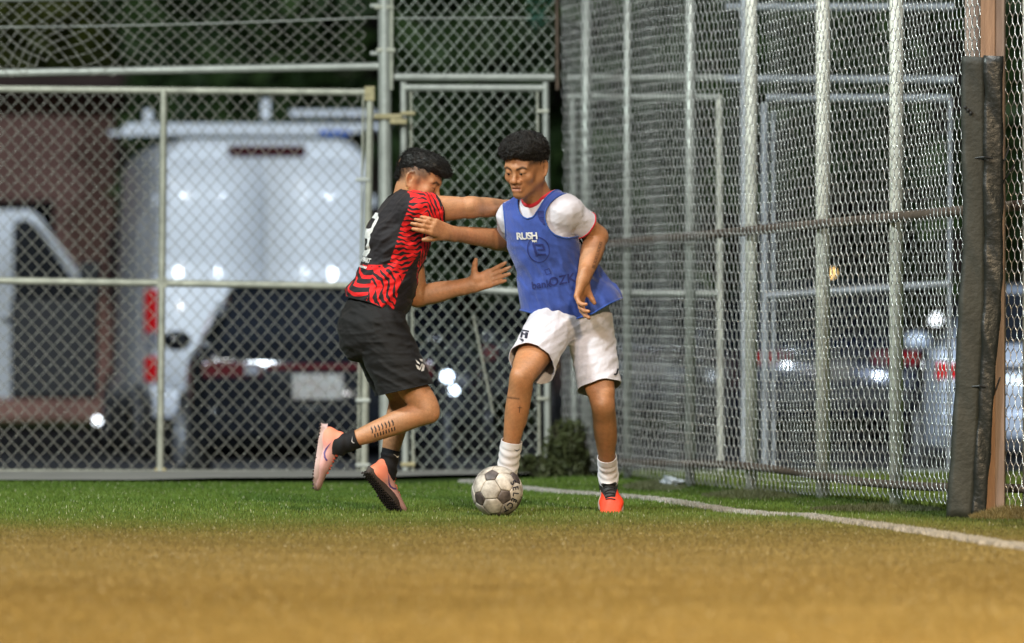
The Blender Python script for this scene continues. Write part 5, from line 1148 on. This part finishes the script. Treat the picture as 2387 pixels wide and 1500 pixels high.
# legs
HpR, KnR, AkR = J(888, 778, -.09), J(994, 958, -.14), J(795, 1038, -.10)
HpL, KnL, AkL = J(868, 775, .10), J(936, 930, .12), J(903, 1092, .12)
V, f = leg(HpR, KnR, AkR, (.75, -.1, -.6), .98, .9, 1.05).mesh(.004); V = relax(V, f, 1); Pr.flesh(V, f, SK2); bv_leg = bvh_of(V, tris(f))
V, f = leg(HpL, KnL, AkL, (.9, 0, .3), .98, .9).mesh(.004); V = relax(V, f, 1); Pr.flesh(V, f, SK2)
# torso
FT = frame((.95, .20, -.26), (.27, 0, 1)); FP = frame((.93, .1, -.15), (.12, 0, 1))
TC = [(J(944, 500, .0), (.165, .092, .09), FT), (J(927, 562, .0), (.160, .130, .13), FT), (J(902, 655, .0), (.150, .122, .12), FT), (J(868, 745, .0), (.160, .125, .10), FP)]
def torso(g=0.0):
    S_ = Sdf()
    for c_, r_, b_ in TC: S_.ell(c_, np.array(r_) + g, b_, .07)
    S_.cone(mixp(nk, Ls, .35), Ls, .052 + g, .056 + g, .05); S_.cone(mixp(nk, Rs, .35), Rs, .052 + g, .056 + g, .05); return S_
V, f = torso(-.012).cone(nk, TC[0][0], .058, .07, .05).mesh(.006); Pr.flesh(V, f, SK2); Pr.body(M['skin'])
# striped shirt
S_ = torso(.012); S_.limb([Rs, mixp(Rs, Re, .8)], [.074, .066], .045); S_.limb([Ls, mixp(Ls, Le, .6)], [.07, .066], .045); S_.ell(J(878, 695, 0), (.155, .138, .07), FT, .05)
w1 = folds(41, 40, .008, 6, (-.45, 0, .9)); w1b = folds(42, 100, .0026, 6, (-.4, 0, .9)); V, f = S_.mesh(.0034, lambda P_: w1(P_) + w1b(P_)); V = relax(V, f, 1)
dr_, dl = nrm(Re - Rs), nrm(Le - Ls)
near = np.linalg.norm(V - Rs, axis=1) < np.linalg.norm(V - Ls, axis=1); tor = (V - TC[1][0]) @ FT.T
V, f = clip(V, f, np.where((V[:, 1] < TC[0][0][1]), .085 - (V - Rs) @ nrm(dr_ + np.array([-.05, 0, .25])), .14 - (V - Ls) @ dl + 9 * (V[:, 2] < J(0, 600)[2]) * 0))
qn = (V - nk) @ FT.T; V, f = clip(V, f, np.sqrt((qn[:, 0] / .068) ** 2 + (qn[:, 1] / .08) ** 2 + (np.minimum(qn[:, 2], 0) / .06) ** 2) - 1)
hxx = np.array([J(a, 0)[0] for a in (780, 808, 860, 900, 936, 980)]); hzz = np.array([J(0, b)[2] for b in (690, 692, 704, 722, 742, 752)])
V, f = clip(V, f, V[:, 2] - np.interp(V[:, 0], hxx, hzz))
qt = (V - TC[1][0]) @ FT.T; ca = qt[:, 1]; up_ = qt[:, 2]; rgt = -qt[:, 0]          # front, up, wearer's right
arm = (V - Rs) @ dr_; onarm = sstep(.0, .03, arm) * (rgt > .05)
# tiger stripes: warped bands on flank and sleeve, plain black back panel and front edge
jag = .55 * np.sin(ca * 150 + up_ * 70) + .45 * np.sin(ca * 240 - up_ * 90 + 1.0)
st1 = np.sin(up_ * 300 + 2.2 * np.sin(ca * 26 + 1.0) + 1.5 * np.sin(up_ * 55 + ca * 40) + jag - ca * 95) + .30 + .55 * np.sin(up_ * 42 + ca * 66)
low = sstep(-.10, -.17, up_); st2 = np.sin((up_ * .55 + ca * .95) * 205 + 2.4 * np.sin(up_ * 46 - ca * 26) + jag * .9) + .30 + .5 * np.sin(up_ * 60 - ca * 40)
zs_ = V[:, 2] - Rs[2]; st3 = np.sin(arm * 330 + 2.2 * np.sin(zs_ * 30 + arm * 18) + .6 * np.sin(zs_ * 160 + arm * 80) + zs_ * 95) + .38 + .45 * np.sin(zs_ * 60 - arm * 50)
st = st1 * (1 - low) + st2 * low; st = st * (1 - onarm) + st3 * onarm
bk = -.030 - .18 * low + .02 * 0; edge_b = (ca - (-.035 - .16 * low)) * 40; edge_f = (.085 - .05 * sstep(.02, -.2, up_) - ca) * 40
st = np.where(onarm > .4, st, np.minimum(np.minimum(st, edge_b), edge_f)); st = np.where((rgt > -.03) | (ca < -.05), st, -1); st = np.where((low > .6) & (ca < -.09), np.sin(up_ * 150 + 5 * np.sin(rgt * 20)) - .3, st)
jersey = Pr.cloth('shirt', V, f, striped('tiger_stripe_fabric'), {'stripe': st}); jb = bvh_of(V, tris(f)); trim('hem', rims(V, tris(f)), .0028, M['black_cloth'], jersey, Pr.loc)
yr = np.array([0, 1.0, 0])
# number and sponsor lines on the back panel, read along the back from the wearer's left to right
rb = -FT[0]; ub = FT[2]; rayb = nrm(FT[1] + np.array([0, .5, 0]))
ob = lambda up, rr: TC[1][0] - FT[1] * .12 + ub * up + rb * rr
n8 = [(-.062, .0), (-.062, .045), (-.045, .075), (-.062, .095), (-.062, .130), (-.04, .155), (.04, .155), (.062, .130), (.062, .095), (.045, .075), (.062, .045), (.062, .0), (.04, -.025), (-.04, -.025)]
def frame_poly(o_, w): return o_
oc = lambda cy, h, w, th: [[(-w, cy - h + .018), (-w + .02, cy - h), (-w + .02 + th, cy - h + th), (-w + th, cy - h + .018 + th * .5), (-w + th, cy + h - .018 - th * .5), (-w + .02 + th * .6, cy + h - th), (-w + .02, cy + h), (-w, cy + h - .018)],
    [(w, cy - h + .018), (w, cy + h - .018), (w - .02, cy + h), (w - .02 - th * .6, cy + h - th), (w - th, cy + h - .018 - th * .5), (w - th, cy - h + .018 + th * .5), (w - .02 - th, cy - h + th), (w - .02, cy - h)], bx_(0, cy + h - th / 2, 2 * w - .04, th), bx_(0, cy - h + th / 2, 2 * w - .04, th)]
shape('number', oc(.046, .052, .072, .027) + oc(-.046, .052, .072, .027), ob(-.005, -.012), rb, ub, rayb, jb, M['print_white'], Pr, jersey, .003)
decal('lettering', 'COPYMART', .030, ob(-.118, .012), rb, ub, rayb, jb, M['print_white'], Pr, jersey, .003, .0012, .9)
shape('lettering', [bx_(-.06 + .012 * i, 0, .008, .010) for i in range(11)], ob(-.150, .012), rb, ub, rayb, jb, M['print_white'], Pr, jersey, .003)
# black shorts
S_ = Sdf(); S_.ell(J(862, 762, 0), (.168, .140, .11), FP, .05); S_.ell(J(872, 720, 0), (.150, .120, .06), FP, .05); S_.ell(J(838, 792, -.05), (.10, .085, .10), FP, .05)
hcR = J(943, 908, -.12); axR = nrm(KnR - HpR); S_.limb([HpR, hcR + axR * .05], [.122, .118], .06, None); hcL = J(925, 905, .11); axL = nrm(KnL - HpL); S_.limb([HpL, hcL + axL * .05], [.110, .10], .05)
w3 = folds(53, 40, .008, 6, (.6, 0, .75)); w3b = folds(54, 95, .0026, 6, (.4, 0, .9)); V, f = S_.mesh(.0039, lambda P_: w3(P_) + w3b(P_)); V = relax(V, f, 1); nR = nrm((.22, 0, -.97)); V, f = clip(V, f, -(V - hcR) @ nR); V, f = clip(V, f, J(0, 690)[2] - V[:, 2])
shorts = Pr.cloth('shorts', V, f, M['black_cloth']); sbv = bvh_of(V, tris(f)); trim('hem', rims(V, tris(f)), .0024, M['black_cloth'], shorts, Pr.loc, lambda L: L[:, 2].mean() < J(0, 800)[2])
wing = [[(-.030, .018), (-.012, .012), (-.004, .004), (-.018, .006)], [(-.016, .026), (.004, .030), (.014, .020), (.0, .018), (-.008, .020)], [(-.022, -.002), (-.006, -.004), (.004, -.020), (-.010, -.016)], [(.002, .012), (.016, .006), (.020, -.016), (.010, -.022), (.008, -.004)], bx_(.002, -.004, .005, .026)]
shape('crest', wing, J(981, 853), nrm((1, 0, -.35)), nrm((.35, 0, 1)), yr, sbv, M['print_white'], Pr, shorts)
# boots and socks
PK = {'upper': boot_mat('coral_boot', [(0, (.78, .22, .12)), (.22, (.76, .25, .18)), (.36, (.58, .31, .31)), (1, (.34, .22, .22))]), 'sole': mat('pale_pink_sole', (.46, .33, .33), .5), 'stud': mat('dark_rubber_studs', (.030, .022, .022), .7), 'lace': mat('coral_lace', (.80, .14, .09), .6)}
PK2 = dict(PK); PK2['sole'] = mat('dark_rubber_sole', (.050, .036, .034), .7)
violet = mat('violet_print', (.09, .05, .20), .5)
tR = nrm((-.14, -.05, -1)); dR = nrm((-1, 0, .12)); so_, X = shoe(Pr, AkR, tR, dR, (0, -1, 0), PK, 'football_boot', .285, 1.0, violet)
sock(Pr, AkR, KnR, .041, .042, .080, M['sock_black'], tR, dR, mark=mat('grey_print', (.45, .45, .5), .6), out=(.1, -1, 0))
tL = nrm((.46, .42, -.62)); dL = nrm((-.42, -.40, -.75)); shoe(Pr, AkL, tL, dL, (0, 1, 0), PK2, 'football_boot', .285, 1.0, violet)
sock(Pr, AkL, KnL, .040, .041, .085, M['sock_black'], tL, dL, mark=M['print_white'], out=(.75, -.65, 0))
tt_ = [[(x + .0, .0), (x + .004, .012), (x + .002, .022), (x + .007, .030), (x + .010, .014), (x + .006, .002)] for x in np.arange(-.055, .055, .016)] + [[(x, -.022), (x + .003, -.006), (x + .009, -.004), (x + .006, -.020)] for x in np.arange(-.05, .05, .013)]
shape('tattoo', tt_, J(896, 1000), nrm((1, 0, .36)), nrm((-.36, 0, 1)), yr, bv_leg, M['tattoo'], Pr, None, .0012)

# ================================================================== THE BALL
bc = W(1159, 1149, 36.45); br_ = .1095; bc[2] = br_ - .003
ball = thing('football', 'scuffed white and black football in front of the blue bib player', 'ball', (bc[0], bc[1], 0)); boff = np.array([0, 0, bc[2]])
phi = (1 + 5 ** .5) / 2; ico = nrm_rows(np.array([(0, s1, s2 * phi) for s1 in (-1, 1) for s2 in (-1, 1)] + [(s1, s2 * phi, 0) for s1 in (-1, 1) for s2 in (-1, 1)] + [(s2 * phi, 0, s1) for s1 in (-1, 1) for s2 in (-1, 1)]))
Rm = np.array(Matrix.Rotation(R(-8), 3, 'Y') @ Matrix.Rotation(R(14), 3, 'X') @ Matrix.Rotation(R(-16), 3, 'Z')); ico = ico @ Rm.T
dd_ = np.linalg.norm(ico[:, None] - ico[None], axis=-1); el = dd_[dd_ > .1].min() * 1.01
tri_ = [(i, j, k) for i in range(12) for j in range(i + 1, 12) for k in range(j + 1, 12) if dd_[i, j] < el and dd_[j, k] < el and dd_[i, k] < el]
pan = []                                                # truncated icosahedron: 12 pentagons, 20 hexagons
for i in range(12):
    nb = [j for j in range(12) if j != i and dd_[i, j] < el]; pan.append((5, [ico[i] * .70 + ico[j] * .30 for j in nb]))
for a_, b_, c_ in tri_:
    pan.append((6, [ico[x] * .70 + ico[y] * .30 for x, y in ((a_, b_), (b_, a_), (b_, c_), (c_, b_), (c_, a_), (a_, c_))]))
bw = mat('scuffed_white_panel', (.74, .69, .63), .5, 0, .5, 15, .2, 200, col2=(.11, .09, .075)); bk_ = mat('worn_black_panel', (.022, .016, .018), .5, 0, .4, 30, .2, 200, col2=(.13, .105, .10)); seam = mat('dirty_seam', (.16, .13, .08), .9)
MB().sphere(boff, br_ - .003, 32, 20).build('seam_core', seam, ball, True)
for n_, pts in pan:
    c_ = np.mean(pts, 0); cn = nrm(c_); e1 = nrm(pts[0] - c_ - cn * ((pts[0] - c_) @ cn)); e2 = np.cross(cn, e1); ang = sorted(pts, key=lambda p: math.atan2((p - c_) @ e2, (p - c_) @ e1))
    v = [boff + cn * (br_ + .0008)]; m_ = n_ * 4; rings_ = (.35, .7, .9, .955, .975)
    for rr in rings_:
        for i in range(n_):
            for j in range(4):
                p = ang[i] * (1 - j / 4) + ang[(i + 1) % n_] * (j / 4); p = c_ + (p - c_) * rr; v.append(boff + nrm(p) * (br_ + (.0008 if rr < .92 else -.0002 if rr < .97 else -.0035)))
    fs = [(0, 1 + i, 1 + (i + 1) % m_) for i in range(m_)] + [(1 + k * m_ + i, 1 + (k + 1) * m_ + i, 1 + (k + 1) * m_ + (i + 1) % m_, 1 + k * m_ + (i + 1) % m_) for k in range(len(rings_) - 1) for i in range(m_)]
    MB().add(v, fs).build('panel', bk_ if n_ == 5 else bw, ball, True)
class _B: pass
bp_ = _B(); bp_.loc = np.array([bc[0], bc[1], 0.0]); bp_.o = ball
msh = MB().sphere((bc[0], bc[1], bc[2]), br_ + .0012, 48, 30); bbv = BVHTree.FromPolygons([Vector(p) for p in msh.v], msh.f)
dirn = nrm((.78, 0, .62))
for i, ch in enumerate('SELECT'):
    t = R(54 - i * 21) ; cc = np.array([math.cos(t * .9 - R(18)), 0, math.sin(t * .9 - R(18))]) * .078
    p = np.array([bc[0], bc[1], bc[2]]) + cc; tang = nrm((cc[2], 0, -cc[0])); decal('lettering', ch, .034, p - np.array([0, .2, 0]), tang, nrm(cc), (0, 1, 0), bbv, M['print_navy'], bp_, ball, .0012, .0008)
